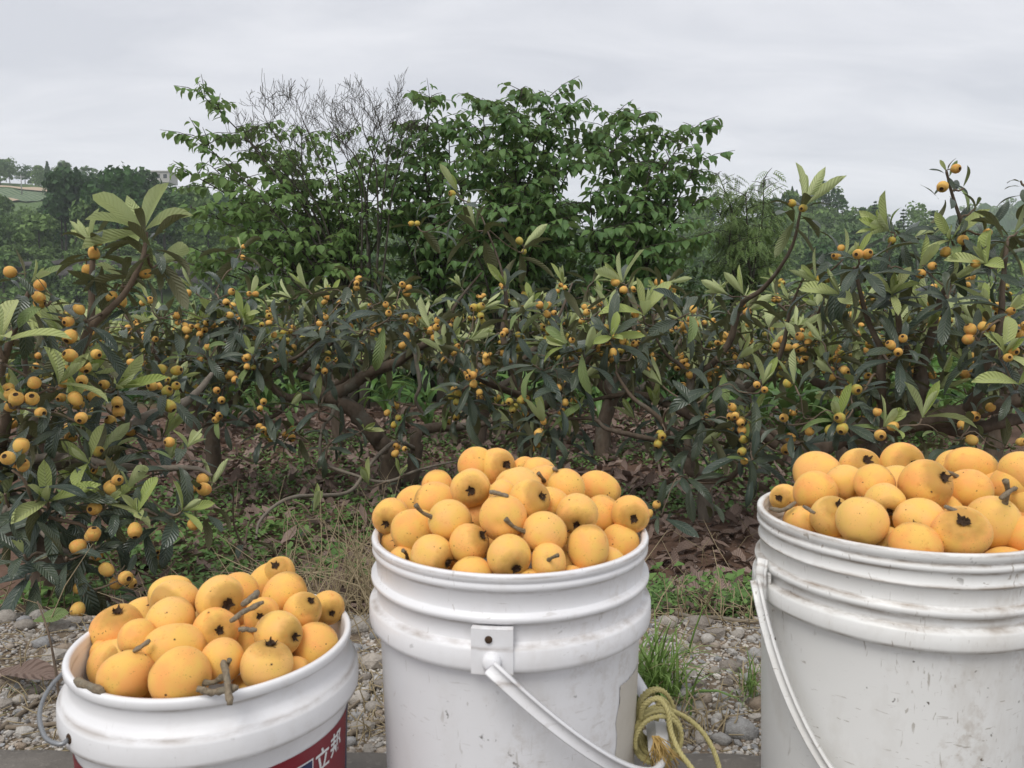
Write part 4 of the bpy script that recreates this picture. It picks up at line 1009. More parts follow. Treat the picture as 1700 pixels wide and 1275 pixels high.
# ---- back rows
def back_tree(label, px, Y, hw, top, n, stems=3, seed=0, pf=0.55, py=0.35, green=0.15, low=640):
    g = gz(px, Y); top += 42
    t = Plant(label, g)
    zc = at(px, (top + low) / 2, Y).z; hh = (at(px, top, Y).z - at(px, low, Y).z) / 2
    w = hw / FPX * Y
    h0 = g.z + (zc - hh - g.z) * 0.75
    b = g + Vector((rnd.uniform(-.05, .05), 0, 0)); k = Vector((g.x + rnd.uniform(-.1, .1), g.y, h0))
    t.limb([(b - UPV * 0.06, 0.055), (b.lerp(k, 0.5) + rv(0.04), 0.048), (k, 0.042)], 'trunk', M_BARK, 5, 0.1, 8)
    for i in range(stems + 2):
        a = 6.28 * (i + rnd.random() * 0.5) / (stems + 2)
        e = Vector((g.x + math.cos(a) * w * rnd.uniform(0.5, 0.8), g.y + math.sin(a) * 0.4, zc + hh * rnd.uniform(-0.2, 0.7)))
        m = k.lerp(e, 0.5) + Vector((0, 0, -0.1)) + rv(0.08)
        t.limb([(k, 0.03), (k.lerp(m, 0.5) + rv(0.05), 0.026), (m, 0.02), (m.lerp(e, 0.55) + rv(0.06), 0.012), (e, 0.006)], 'limb', rnd.choice((M_BARK, M_BARKG)))
    t.fill(Vector((g.x, g.y, zc)), (w, 0.5, hh), int(n * 1.25), 0.11, 0.165, pf - 0.05, py + 0.2, green + 0.15)
    t.done()
back_tree('loquat tree of the second row behind the left-edge tree', 70, 4.6, 210, 470, 40)
back_tree('loquat tree of the back row behind the leaning trunk', 560, 5.6, 190, 440, 40, low=610)
back_tree('loquat tree of the back row with its crown below the bare branches', 330, 6.0, 180, 470, 34, low=620)
back_tree('loquat tree of the back row beneath the tallest broad-leaved tree', 800, 5.4, 190, 420, 44, low=620, py=0.4)
back_tree('loquat tree of the back row with pale new shoots, below the fan-shaped tree', 1010, 5.0, 180, 415, 44, low=620, py=0.55)
back_tree('loquat tree of the back row in front of the pale feathery tree', 1230, 5.2, 190, 425, 42, low=610, py=0.5)
back_tree('loquat tree of the back row behind the diagonal limb tree and the bright crops', 1400, 4.4, 170, 440, 40, low=600)
back_tree('loquat tree of the back row behind the large right-edge tree', 1640, 4.4, 200, 400, 44, low=600)
# ------------------------------------------------------------------ tall broad-leaved trees behind the orchard
OV = ([0, 0.06, 0.22, 0.42, 0.7, 0.9, 1], [0.08, 0.45, 0.92, 1.0, 0.62, 0.22, 0.03])
MUL_T = [leaf_t(5, 2, OV, dr, 0.1, fo, 0.05, wd, seed=40 + s, twist=tw) for s, (dr, fo, wd, tw) in enumerate(((0.5, 0.25, 0.33, 0.1), (0.9, 0.35, 0.30, -0.2), (0.3, 0.15, 0.36, 0.2), (1.1, 0.4, 0.28, 0.0)))]
MUL_M = {0: [t.mesh('leaf', M_MULB) for t in MUL_T], 1: [t.mesh('leaf', M_MULB2) for t in MUL_T]}
MATS = {0: M_MULB, 1: M_MULB2}
def pinnate_t(seed):
    rs = np.random.RandomState(seed); lf = leaf_t(2, 1, ([0, 0.4, 1], [0.25, 1.0, 0.05]), 0.3, 0.0, 0.2, 0, 0.17, seed=seed)
    items = []
    rach = [(Vector((0, 0, 0)), 0.008)] + [(Vector((0, y, 0.06 - 0.35 * y * y)), 0.006) for y in (0.3, 0.6, 0.9)]
    for i in range(6):
        y = 0.18 + 0.13 * i; z = 0.06 - 0.35 * y * y
        for sgn in (-1, 1):
            items.append((lf, frame(Vector((sgn, 0.55, -0.25 + rs.rand() * 0.2)), UPV, Vector((0, y, z)), 0.34 * (1.0 - 0.3 * abs(i - 2.5) / 2.5))))
    items.append((lf, frame(Vector((0, 1, -0.6)), UPV, Vector((0, 0.9, -0.2)), 0.3)))
    V, F, UV, n = [], [], [], 0
    for t_, M in items:
        m = np.array(M); V.append(t_.V @ m[:3, :3].T + m[:3, 3]); F.append(t_.F[0] + n); UV.append(t_.UV); n += len(t_.V)
    return Tmpl(np.concatenate(V), [np.concatenate(F)], np.concatenate(UV))
ASH_T = [pinnate_t(3), pinnate_t(4)]
ASH_M = [t.mesh('leaf', M_ASH) for t in ASH_T]

def broad_tree(label, base, Y, stems, leaf=0.125, pale=0, dens=1.0, name='broadleaf_tree', tmpl=None, meshes=None, mat=None, cover=0.62, twl=(0.25, 0.55), extra=None, group='tall trees behind the orchard'):
    tmpl = tmpl or MUL_T; meshes = meshes or MUL_M[pale]; mat = mat or MATS[pale]
    g = gz(base, Y)
    root = thing(name, label, 'tree', g, group)
    leaves, twigs = [], []
    k = Vector((g.x, g.y, g.z + 0.35))
    link('trunk', tube_t([(g - g - UPV * 0.1, 0.075), (Vector((0.02, 0, 0.2)), 0.066), (k - g, 0.06)], 8, 0.08).mesh('trunk', M_STEM), root)
    for (px, py, dY) in stems:
        e = at(px, py, Y + dY); L = (e - k).length
        ox = (e.x - k.x) * 0.16; m1 = k.lerp(e, 0.33) + Vector((rnd.uniform(-.12, .12) - ox, rnd.uniform(-.1, .1), 0.01 * L)); m2 = k.lerp(e, 0.68) + Vector((rnd.uniform(-.14, .14) - ox, rnd.uniform(-.1, .1), 0.05 * L))
        path = smooth_path([(k, 0.022 + 0.004 * L), (m1, 0.018), (m2, 0.011), (e, 0.004)], 7)
        link('limb', tube_t([(p - g, r) for p, r in path], 6, 0.06).mesh('limb', M_STEM), root)
        nt = int(L * 8.6 * dens) + 4
        for i in range(nt):
            f = 1 - cover * (i / nt) ** 1.25
            q = f * (len(path) - 1); j = min(int(q), len(path) - 2); a = path[j][0].lerp(path[j + 1][0], q - j)
            ax = (path[j + 1][0] - path[j][0]).normalized()
            az = rnd.uniform(0, 6.28)
            d = (Vector((math.cos(az), math.sin(az) * 0.9, rnd.uniform(-0.12, 0.34))) + ax * 0.28).normalized()
            tl = rnd.uniform(*twl) * (0.78 + 0.45 * (1 - f) / cover) if i else 0.14
            b = a + d * tl - UPV * (0.10 * tl)
            mid = a.lerp(b, 0.5) + UPV * 0.06 * tl
            twigs.append((tube_t([(a - g, 0.0055), (mid - g, 0.004), (b - g, 0.0022)], 4), Matrix.Identity(4)))
            nl = max(5, int((tl / 0.042) * rnd.uniform(0.8, 1.15)))
            for q in range(nl):
                w = 0.15 + 0.85 * q / nl
                p = (a.lerp(mid, w * 2) if w < 0.5 else mid.lerp(b, w * 2 - 1)) 
                sdir = d.cross(UPV).normalized() * (1 if q % 2 else -1)
                ld = (sdir * rnd.uniform(0.5, 1.0) + d * rnd.uniform(0.2, 0.8) - UPV * rnd.uniform(0.35, 1.1) + rv(0.25)).normalized()
                nr = (UPV * rnd.uniform(0.3, 1.0) + Vector((ld.x, ld.y, 0)) * 0.8 + rv(0.35))
                s = leaf * 0.95 * rnd.uniform(0.6, 1.2)
                leaves.append((rnd.randrange(len(tmpl)), frame(ld, nr, p + ld * 0.02, s, s * rnd.uniform(0.85, 1.1))))
    # leaves that show largest and clearest: nearest the camera
    leaves.sort(key=lambda q: q[1].translation.y)
    I = Matrix.Translation(-g)
    for kk, M in leaves[:300]:
        link('leaf', meshes[kk], root).matrix_local = I @ M
    if leaves[300:]:
        tag(link('foliage', join('foliage', [(tmpl[kk], I @ M) for kk, M in leaves[300:]], mat), root), kind='stuff')
    tag(link('twig', join('twig', twigs, M_STEM), root), kind='stuff')
    return root
broad_tree('fan-shaped broad-leaved tree on the left, its stems leaning out from the bare branches', 590, 8.2,
    [(330, 152, 0.0), (322, 225, -0.2), (302, 280, 0.1), (395, 215, 0.3), (440, 250, 0.0), (365, 340, -0.5), (318, 345, -0.3), (430, 320, -0.6), (330, 415, -0.7), (470, 385, -0.6), (485, 300, 0.4), (400, 400, -0.8), (300, 435, -0.4), (350, 275, 0.5)], 0.118, 1, 0.72)
broad_tree('sparse dark-leaved tree growing up among the bare branches', 560, 8.6, [(500, 215, 0.2), (548, 228, 0.3), (470, 260, 0.2), (540, 300, -0.2), (590, 320, -0.2), (510, 340, -0.4), (620, 380, -0.4), (560, 400, -0.4), (600, 260, -0.1), (640, 300, -0.3), (575, 290, -0.4), (655, 345, -0.4), (600, 350, -0.6), (630, 250, 0.2)], 0.098, 1, 0.62, cover=0.5)
broad_tree('tallest broad-leaved tree, its dark crown topping the middle of the row', 850, 8.4,
    [(868, 146, 0.1), (910, 160, 0.2), (952, 172, 0.0), (800, 165, 0.2), (775, 215, 0.0), (840, 190, -0.3), (900, 210, -0.4), (850, 250, -0.6), (800, 270, -0.6), (925, 262, -0.5), (760, 300, -0.5), (870, 310, -0.8), (820, 340, -0.9), (930, 330, -0.7), (760, 375, -0.8), (900, 375, -0.9), (970, 230, 0.2)], 0.130, 0, 1.0)
broad_tree('upright broad-leaved tree between the bare branches and the tallest crown', 735, 8.7, [(716, 160, 0.1), (690, 200, 0.2), (745, 215, 0.0), (700, 260, -0.3), (665, 230, 0.1), (735, 290, -0.4), (680, 310, -0.4), (650, 290, 0), (710, 350, -0.5), (660, 370, -0.4)], 0.125, 0, 0.85)
broad_tree('wide broad-leaved tree on the right of the row, drooping sprays at its outer tip', 1030, 8.3,
    [(1062, 190, 0.1), (1152, 212, 0.0), (1160, 262, -0.1), (1100, 225, 0.2), (1020, 190, 0.3), (1130, 300, -0.3), (1080, 275, -0.4), (1010, 250, -0.3), (1160, 330, -0.2), (1050, 330, -0.6), (1110, 365, -0.6), (980, 320, -0.5), (1000, 380, -0.7), (1150, 395, -0.5), (1060, 400, -0.8)], 0.128, 0, 0.95)
broad_tree('pale green feathery-leaved small tree standing apart on the right', 1232, 9.0,
    [(1192, 288, 0.0), (1180, 330, 0.1), (1268, 296, 0.0), (1285, 340, 0.1), (1238, 320, -0.2), (1215, 365, -0.3), (1262, 375, -0.3), (1180, 385, -0.1), (1300, 385, 0.0), (1235, 400, -0.4), (1205, 320, 0.3)], 0.17, 0, 0.9, 'feathery_tree', ASH_T, ASH_M, M_ASH, 0.6, (0.16, 0.34))

# ---- leafless tree
def bare_tree():
    g = gz(610, 8.1)
    root = thing('bare_tree', 'leafless tree with a haze of fine upright twigs against the sky', 'tree', g, 'tall trees behind the orchard')
    k = g + UPV * 0.4
    link('trunk', tube_t([(Vector((0, 0, -0.1)), 0.06), (Vector((0, 0, 0.2)), 0.055), (k - g, 0.05)], 8, 0.08).mesh('trunk', M_STEM), root)
    fine = []
    def branch(a, d, L, r, lev):
        n = 5; pts = [(a, r)]; p = a
        for i in range(n):
            d = (d + rv(0.16) + UPV * (0.08 if lev else 0.02)).normalized(); p = p + d * (L / n); pts.append((p, max(r * (1 - 0.62 * (i + 1) / n), 0.0019)))
        fine.append((tube_t([(q - g, w) for q, w in pts], 4 if lev > 1 else 5), Matrix.Identity(4)))
        if lev < 4:
            for i in range(2, n + 1):
                for _ in range(1 if i < n else 2):
                    if rnd.random() < 0.76:
                        s = (d.orthogonal().normalized()); s = Quaternion(d, rnd.uniform(0, 6.28)) @ s; s.y *= 0.6
                        branch(pts[i][0], (d * 0.7 + s * rnd.uniform(0.55, 1.0) + UPV * 0.12).normalized(), L * rnd.uniform(0.52, 0.72), max(pts[i][1] * 0.75, 0.0019), lev + 1)
    for (x0, y0, px, py, dY) in ((535, 360, 462, 232, -0.3), (560, 340, 505, 205, -0.1), (600, 285, 560, 228, 0), (625, 290, 605, 222, -0.3), (640, 290, 652, 228, -0.1), (600, 320, 575, 262, -0.4), (650, 330, 668, 262, -0.2), (610, 315, 628, 240, 0), (520, 370, 440, 270, -0.2)):
        m, e = at(x0, y0, 8.1 + dY * 0.5), at(px, py, 8.1 + dY)
        path = smooth_path([(k, 0.020), (k.lerp(m, 0.5) + rv(0.08), 0.014), (m, 0.009), (e, 0.005)], 6)
        link('limb', tube_t([(p - g, r) for p, r in path], 6, 0.06).mesh('limb', M_STEM), root)
        d = (e - m).normalized()
        for j in range(-6, 0):
            branch(path[j][0], (d + rv(0.5)).normalized(), rnd.uniform(0.22, 0.36), path[j][1] * 0.5, 2)
        branch(e, d, 0.26, 0.005, 1)
    p0, p1 = at(640, 235, 8.2), at(588, 126, 8.2)
    fine.append((tube_t([(p0 - g, 0.006), (p0.lerp(p1, 0.3) + Vector((0.02, 0, 0.03)) - g, 0.0045), (p0.lerp(p1, 0.6) + Vector((0.03, 0, 0.05)) - g, 0.0035), (p1 - g, 0.002)], 5), Matrix.Identity(4)))
    tag(link('twig', join('twig', fine, M_STEM), root), kind='stuff')
bare_tree()

# ---- shrubs closing the gap under the tall trees
SH_T = [leaf_t(2, 1, ([0, 0.4, 1], [0.2, 1.0, 0.05]), 0.5, 0.1, 0.2, 0, 0.32, seed=70 + s) for s in range(2)]
def shrub_mesh(seed, n, w, h, leaf):
    rs = random.Random(seed); items = []
    bl = [(Vector((rs.uniform(-w, w) * 0.65, rs.uniform(-w, w) * 0.5, h * rs.uniform(0.2, 0.85))), w * rs.uniform(0.28, 0.5)) for _ in range(11)]
    for _ in range(n):
        c, r = rs.choice(bl); d = Vector((rs.gauss(0, 1), rs.gauss(0, 1), rs.gauss(0.3, 1))).normalized()
        p = c + d * r * rs.uniform(0.6, 1.1)
        if p.z < 0.05: p.z = 0.05 + rs.random() * 0.3
        ld = (d + Vector((rs.gauss(0, .6), rs.gauss(0, .6), rs.gauss(-0.3, .5)))).normalized()
        items.append((rs.choice(SH_T), frame(ld, UPV + d * 0.6, p, leaf * rs.uniform(0.7, 1.3))))
    return join('foliage', items, M_SHRUB)
SHRUBS = [shrub_mesh(s, 1900, 0.95, 1.5, 0.085) for s in range(4)]
SHR_STEM = tube_t([(Vector((0, 0, -0.1)), 0.03), (Vector((0.05, 0, 0.4)), 0.024), (Vector((0.1, 0.05, 0.9)), 0.01)], 6).mesh('stem', M_STEM)
shr = [(-40, 9.6, .8), (60, 9.4, .7), (160, 9.8, .72), (250, 9.5, .75), (340, 9.7, .8), (425, 9.5, .9), (500, 9.8, 1.0), (575, 9.4, 1.0), (650, 9.8, 1.05), (725, 9.5, 1.05), (800, 9.7, 1.1), (870, 9.4, 1.1), (945, 9.8, 1.1), (1015, 9.5, 1.05), (1085, 9.7, 1.05), (1150, 9.4, 1.0), (1215, 9.9, .9), (1290, 9.6, .85), (1370, 9.8, .8), (1450, 9.5, .75), (1540, 9.8, .75), (1640, 9.6, .75), (1740, 9.6, .75)]
where = ['far left edge, below the rock face', 'left, below the cliff and the near tall shoots', 'left, right behind the tall upright shoots', 'left, behind the fork of the near tree', 'beneath the outer sprays of the left fan-shaped tree', 'under the left fan-shaped tree', 'at the left foot of the bare branches', 'at the foot of the leafless tree', 'between the leafless tree and the upright tree', 'under the upright tree', 'at the left foot of the tallest tree', 'at the foot of the tallest tree', 'between the tallest and the wide tree', 'at the foot of the wide tree', 'under the wide right tree', 'below the drooping sprays of the wide tree', 'at the foot of the feathery tree', 'just right of the feathery tree', 'behind the tall single shoot on the right', 'below the broad dark evergreen', 'below the hill on the right', 'behind the large right-edge tree', 'beyond the right edge tree']
for i, ((px, Y, s), w) in enumerate(zip(shr, where)):
    g = gz(px, Y)
    r = thing('shrub', 'dark green shrub ' + w, 'shrub', g, 'shrubs behind the orchard')
    r.rotation_euler = (0, 0, rnd.uniform(0, 6.28)); s *= rnd.uniform(0.9, 1.12); r.scale = (s, s, s * (1.15 if 480 < px < 1180 else 0.95))
    link('foliage', SHRUBS[i % 4], r); link('stem', SHR_STEM, r)

# ---- bright broad-bladed crop seen low between the trunks, right
ST = [leaf_t(6, 2, ([0, 0.2, 0.5, 0.85, 1], [0.5, 0.9, 1.0, 0.5, 0.04]), dr, 1.25, 0.35, 0.1, 0.075, seed=90 + s) for s, dr in enumerate((2.0, 2.6, 1.5))]
ST_M = [t.mesh('leaf', M_CROP) for t in ST]
crop_proto = None
def crop(px, Y, s, label):
    g = gz(px, Y)
    r = thing('crop_plant', label, 'crop plant', g, 'bright crop plants behind the trees')
    link('stem', CROP_STEM, r)
    ph = rnd.uniform(0, 6.28)
    for k in range(9):
        a = ph + 2.4 * k; d = Vector((math.cos(a), math.sin(a), 0.0))
        link('leaf', ST_M[k % 3], r).matrix_local = frame(d, UPV, Vector((0, 0, 0.04 * k + 0.05)), rnd.uniform(0.4, 0.6))
    r.scale = (s, s, s)
CROP_STEM = tube_t([(Vector((0, 0, -0.05)), 0.012), (Vector((0, 0, 0.25)), 0.010), (Vector((0.01, 0, 0.5)), 0.006)], 6).mesh('stem', M_CROP)
for i in range(50):
    px = rnd.choice((rnd.uniform(1290, 1480), rnd.uniform(1180, 1690), rnd.uniform(1380, 1660))); Y = rnd.uniform(5.6, 8.4)
    crop(px, Y, rnd.uniform(0.75, 1.15), 'bright green strap-leaved crop plant seen low between the right-hand loquat trunks')
for i in range(16):
    crop(rnd.uniform(380, 1150), rnd.uniform(6.0, 8.0), rnd.uniform(0.7, 1.0), 'green strap-leaved crop plant on the bare soil beyond the leaning trunk')

# ------------------------------------------------------------------ orchard floor: litter, weeds, straw
def floor_spot(y0, y1, a=0.8, pw=1.0):
    y = y0 + (y1 - y0) * rnd.random() ** pw; x = y * rnd.uniform(-a, a); return x, y
DL_T = [leaf_t(4, 2, LQ, dr, 0.2, fo, 0.25, 0.17, seed=110 + s, twist=tw) for s, (dr, fo, tw) in enumerate(((0.9, 0.5, 0.5), (-0.6, 0.3, -0.6), (1.6, 0.6, 0.2), (0.3, 0.8, 0.9)))]
DL_M = [t.mesh('dead_leaf', M_DEAD) for t in DL_T]
dl = []
for _ in range(5200):
    x, y = floor_spot(1.75, 7.2, 0.55, 1.15)
    if vnoise(np.array([x * 1.3]), np.array([y * 1.3]), 61)[0] < 0.22 and y > 2.4: continue
    a = rnd.uniform(0, 6.28); d = Vector((math.cos(a), math.sin(a), rnd.uniform(-0.15, 0.25)))
    dl.append((rnd.randrange(4), frame(d, UPV + rv(0.5), Vector((x, y, hz(x, y) + rnd.uniform(0.004, 0.03))), rnd.uniform(0.05, 0.125))))
for _ in range(3800):                                             # farther off the litter thins into the soil
    y = rnd.uniform(3.6, 8.2); x = y * rnd.uniform(-0.42, 0.42)
    a = rnd.uniform(0, 6.28); d = Vector((math.cos(a), math.sin(a), rnd.uniform(-0.15, 0.3)))
    dl.append((rnd.randrange(4), frame(d, UPV + rv(0.6), Vector((x, y, hz(x, y) + rnd.uniform(0.004, 0.03))), rnd.uniform(0.06, 0.14))))
dl.sort(key=lambda q: project(q[1].translation)[2] + (0 if 330 < project(q[1].translation)[0] < 1300 else 3))
for k, M in dl[:300]:
    link('dead_leaf', DL_M[k], ground).matrix_local = M
tag(link('leaf_litter', join('leaf_litter', [(DL_T[k], M) for k, M in dl[300:]], M_DEAD), ground), kind='stuff')
# low weeds
W_T = [leaf_t(2, 2, ([0, 0.4, 1], [0.3, 1.0, 0.1]), dr, 0.5, 0.2, 0, 0.42, seed=120 + s) for s, dr in enumerate((0.6, 1.2))]
items = []
def weed(x, y, s, n, sz=1.0):
    z = hz(x, y)
    for q in range(n):
        a = rnd.uniform(0, 6.28); d = Vector((math.cos(a), math.sin(a), rnd.uniform(-0.1, 0.9)))
        items.append((rnd.choice(W_T), frame(d, UPV + rv(0.3), Vector((x + rnd.gauss(0, s), y + rnd.gauss(0, s), z + rnd.uniform(0.0, 0.06))), rnd.uniform(0.014, 0.036) * sz)))
for _ in range(3200):
    x, y = floor_spot(1.9, 7.5, 0.65)
    n_ = vnoise(np.array([x * 1.6]), np.array([y * 1.6]), 62)[0]
    strip = 1.0 if 2.5 < y < 6.2 and -0.35 * y < x < 0.05 * y else (1.0 if 1.7 < y < 2.4 and 0.15 * y < x < 0.4 * y else 0.0)
    if n_ < 0.55 - 0.42 * strip: continue
    weed(x, y, 0.05, 13)
for _ in range(160):                                              # the dark low clump behind the stones between the buckets
    x, y = rnd.uniform(0.32, 0.66), rnd.uniform(1.72, 2.15); weed(x, y, 0.03, 22, 0.5)
tag(link('weeds', join('weeds', items, M_WEED), ground), kind='stuff')
# dry straw along the bank
def straw_items(n, cx, cy, sx, sy, h0, h1, w=0.0016):
    out = []
    for _ in range(n):
        x, y = rnd.gauss(cx, sx), rnd.gauss(cy, sy)
        if y < 1.12: continue
        b = Vector((x, y, hz(x, y) - 0.005)); h = rnd.uniform(h0, h1)
        l = Vector((rnd.gauss(0, 0.45), rnd.gauss(0, 0.45), 1.0)).normalized()
        m = b + l * h * 0.55; e = m + (l + Vector((rnd.gauss(0, 0.5), rnd.gauss(0, 0.5), rnd.uniform(-0.9, 0.3)))).normalized() * h * 0.5
        out.append((tube_t([(b, w), (m, w * 0.9), (e, w * 0.5)], 3, closed_ends=False), Matrix.Identity(4)))
    return out
items = straw_items(260, -0.5, 2.9, 0.7, 0.7, 0.06, 0.26) + straw_items(330, -0.30, 1.78, 0.10, 0.13, 0.08, 0.30) + straw_items(170, -0.62, 1.85, 0.35, 0.2, 0.05, 0.2) + straw_items(120, -0.2, 2.4, 0.3, 0.3, 0.1, 0.3) + straw_items(130, 0.55, 1.7, 0.3, 0.1, 0.04, 0.12) + straw_items(70, 0.26, 1.16, 0.04, 0.03, 0.03, 0.08) + straw_items(60, -0.2, 1.2, 0.06, 0.06, 0.02, 0.07) + straw_items(60, -0.72, 1.35, 0.1, 0.12, 0.02, 0.08)
for _ in range(420):                                              # bits of twig and stalk among the gravel
    px = rnd.choice((rnd.uniform(-80, 160), rnd.uniform(560, 680), rnd.uniform(1050, 1320))); y = rnd.uniform(1.07, 1.75); x = (px - 850) / FPX * y
    a = rnd.uniform(0, 6.28); L_ = rnd.uniform(0.012, 0.07); d = Vector((math.cos(a), math.sin(a), rnd.uniform(-0.05, 0.25))); b = Vector((x, y, hz(x, y) + rnd.uniform(0.001, 0.012)))
    items.append((tube_t([(b, 0.0011), (b + d * L_ * 0.5 + rv(0.004), 0.001), (b + d * L_ + rv(0.006), 0.0007)], 4, closed_ends=False), Matrix.Identity(4)))
tag(link('straw', join('straw', items, M_STRAW), ground), kind='stuff')

# ------------------------------------------------------------------ stones of the gravel verge
ST_TM = [ico_t(2, 0.10, (1, rnd.uniform(0.62, 0.9), rnd.uniform(0.42, 0.68)), s, 0.25 if s % 3 == 0 else 0.0) for s in range(8)]
ANG_TM = [ico_t(1, 0.20, (1, rnd.uniform(0.6, 0.9), rnd.uniform(0.5, 0.8)), 30 + s, 1.2) for s in range(4)]
ST_MS = [t.mesh('stone', M_STONE) for t in ST_TM]; ANG_MS = [t.mesh('stone', M_STONE, False) for t in ANG_TM]
def stone(x, y, r, k=None, yaw=None, sink=0.35, ang=False, tilt=0.25, sc=(1, 1, 1)):
    ms = ANG_MS if ang else ST_MS
    o = link('stone', ms[k % len(ms)] if k is not None else rnd.choice(ms), ground, (x, y, hz(x, y) + r * sc[2] * (0.55 - sink)))
    o.rotation_euler = (rnd.uniform(-tilt, tilt), rnd.uniform(-tilt, tilt), rnd.uniform(0, 6.28) if yaw is None else yaw)
    o.scale = (r * sc[0], r * sc[1], r * sc[2]); return o
big = [(1262, 1176, 29, 0, 1.1), (1198, 1232, 24, 1, 2.6), (1228, 1218, 38, 2, 0.2), (1163, 1040, 30, 3, 0.1), (1185, 1058, 24, 4, 0.0), (1135, 1160, 20, 5, 0.3), (1168, 1165, 17, 6, 0.5), (1115, 1172, 22, 7, 1.4), (1146, 1030, 15, 1, 0.4),
       (1108, 1040, 24, 0, 0.2), (1200, 1160, 14, 2, 0.7), (1160, 1140, 14, 4, 0), (1213, 1112, 26, 3, 0.1), (1175, 1070, 16, 5, 0.8), (1255, 1090, 22, 2, 0.4), (1130, 1185, 17, 1, 0.1), (1190, 1195, 13, 6, 0.9), (1240, 1130, 14, 3, 0.2), (1225, 1060, 14, 7, 0.6),
       (15, 1128, 34, 0, 0.2), (92, 1095, 30, 3, 0.5), (110, 1080, 18, 5, 0.2), (40, 1045, 18, 1, 0.3), (10, 1030, 26, 2, 0.1), (62, 1022, 22, 6, 0.7), (95, 1048, 26, 4, 0.3), (120, 1035, 20, 7, 0.9), (70, 1075, 22, 0, 1.2), (40, 1220, 17, 3, 0.2), (75, 1140, 12, 1, 0.6), (30, 1165, 14, 5, 0.8), (110, 1160, 12, 2, 0.3), (55, 1165, 13, 4, 0.1), (5, 1175, 18, 7, 0.2),
       (598, 1046, 34, 0, 1.0), (620, 1105, 30, 3, 0.2), (606, 1128, 13, 6, 0.3), (596, 1165, 24, 2, 0.6), (618, 1176, 16, 1, 0.2), (600, 1215, 28, 4, 0.2), (630, 1060, 18, 5, 0.4), (585, 1120, 12, 7, 0.2), (632, 1140, 14, 0, 0.5), (612, 1200, 12, 3, 0.9), (590, 1190, 14, 6, 0.4)]
used = []
for px, py, rp, k, yaw in big:
    p = on_z(px, py, -0.045); p = on_z(px, py, hz(p.x, p.y)) if p.y > 1.06 else Vector((p.x, 1.075, 0))
    if p.y < 1.075: p.y = 1.08
    r = (0.72 if rp > 20 else 0.9) * rp / FPX * math.hypot(p.y, 0.62)
    stone(p.x, p.y, r, k, yaw, 0.30, k in (3, 4, 7), 0.15); used.append((p.x, p.y, r))
n = 0
cand = []
for _ in range(6000):
    px = rnd.choice((rnd.uniform(-80, 160), rnd.uniform(560, 680), rnd.uniform(1050, 1320), rnd.uniform(-80, 160), rnd.uniform(1050, 1320), rnd.uniform(-200, 1900))); y = rnd.uniform(1.07, 1.66)
    x = (px - 850) / FPX * y * 1.02; r = 0.004 + 0.015 * rnd.random() ** 3.0
    if any((x - a) ** 2 + (y - b) ** 2 < ((r + c) * 0.8) ** 2 for a, b, c in used): continue
    used.append((x, y, r)); cand.append((x, y, r))
    if len(cand) > 2400: break
cand.sort(key=lambda q: -q[2] / q[1] * (1 if (-20 < project(Vector((q[0], q[1], 0)))[0] < 140 or 560 < project(Vector((q[0], q[1], 0)))[0] < 660 or 1050 < project(Vector((q[0], q[1], 0)))[0] < 1300) else 0.2))
for x, y, r in cand[:300 - len(big)]:
    stone(x, y, r, None, None, 0.3, rnd.random() < 0.7)
items = []
for x, y, r in cand[300 - len(big):]:
    items.append((rnd.choice(ST_TM + ANG_TM), Matrix.Translation((x, y, hz(x, y) + r * 0.2)) @ Matrix.Rotation(rnd.uniform(0, 6.28), 4, 'Z') @ Matrix.Rotation(rnd.uniform(-.4, .4), 4, 'X') @ Matrix.Scale(r, 4)))
for _ in range(9000):
    px = rnd.choice((rnd.uniform(-80, 160), rnd.uniform(560, 680), rnd.uniform(1050, 1320))); y = rnd.uniform(1.06, 1.72); x = (px - 850) / FPX * y * 1.02
    r = rnd.uniform(0.0013, 0.0045)
    items.append((ANG_TM[rnd.randrange(4)], Matrix.Translation((x, y, hz(x, y) + r * 0.2)) @ Matrix.Rotation(rnd.uniform(0, 6.28), 4, 'Z') @ Matrix.Scale(r, 4)))
for _ in range(5000):
    y = rnd.uniform(1.06, 1.75); x = rnd.uniform(-1.6, 1.9); r = rnd.uniform(0.002, 0.006) * (1 + 1.2 * rnd.random() ** 4)
    items.append((ANG_TM[rnd.randrange(4)], Matrix.Translation((x, y, hz(x, y) + r * 0.2)) @ Matrix.Rotation(rnd.uniform(0, 6.28), 4, 'Z') @ Matrix.Scale(r, 4)))
tag(link('gravel', join('gravel', items, M_STONE, False), ground), kind='stuff')

# ---- grass tufts on the verge
def blade_t(h, bend, w, seed):
    return leaf_t(5, 1, ([0, 0.3, 0.7, 1], [0.7, 1.0, 0.7, 0.05]), bend, 1.35, 0.3, 0, w * 0.62, seed=seed)
BL_T = [blade_t(1, 0.5 + 0.5 * s, 0.028, 150 + s) for s in range(4)]
BL_M = [t.mesh('blade', M_GRASS) for t in BL_T]; BS_M = [t.mesh('blade', M_STRAW) for t in BL_T]
def tuft(px, py, n, h, spread, label, dry=0.1):
    p = on_z(px, py, -0.045)
    r = thing('grass_tuft', label, 'grass tuft', (p.x, p.y, hz(p.x, p.y) - 0.004))
    for _ in range(n):
        a = rnd.uniform(0, 6.28); d = Vector((math.cos(a), math.sin(a), rnd.uniform(-0.2, 0.5)))
        b = Vector((rnd.gauss(0, spread), rnd.gauss(0, spread), 0))
        link('blade', (BS_M if rnd.random() < dry else BL_M)[rnd.randrange(4)], r).matrix_local = frame(d, UPV, b, h * rnd.uniform(0.55, 1.15))
tuft(1085, 1155, 200, 0.145, 0.022, 'lush green grass tuft on the gravel against the middle bucket', 0.06)
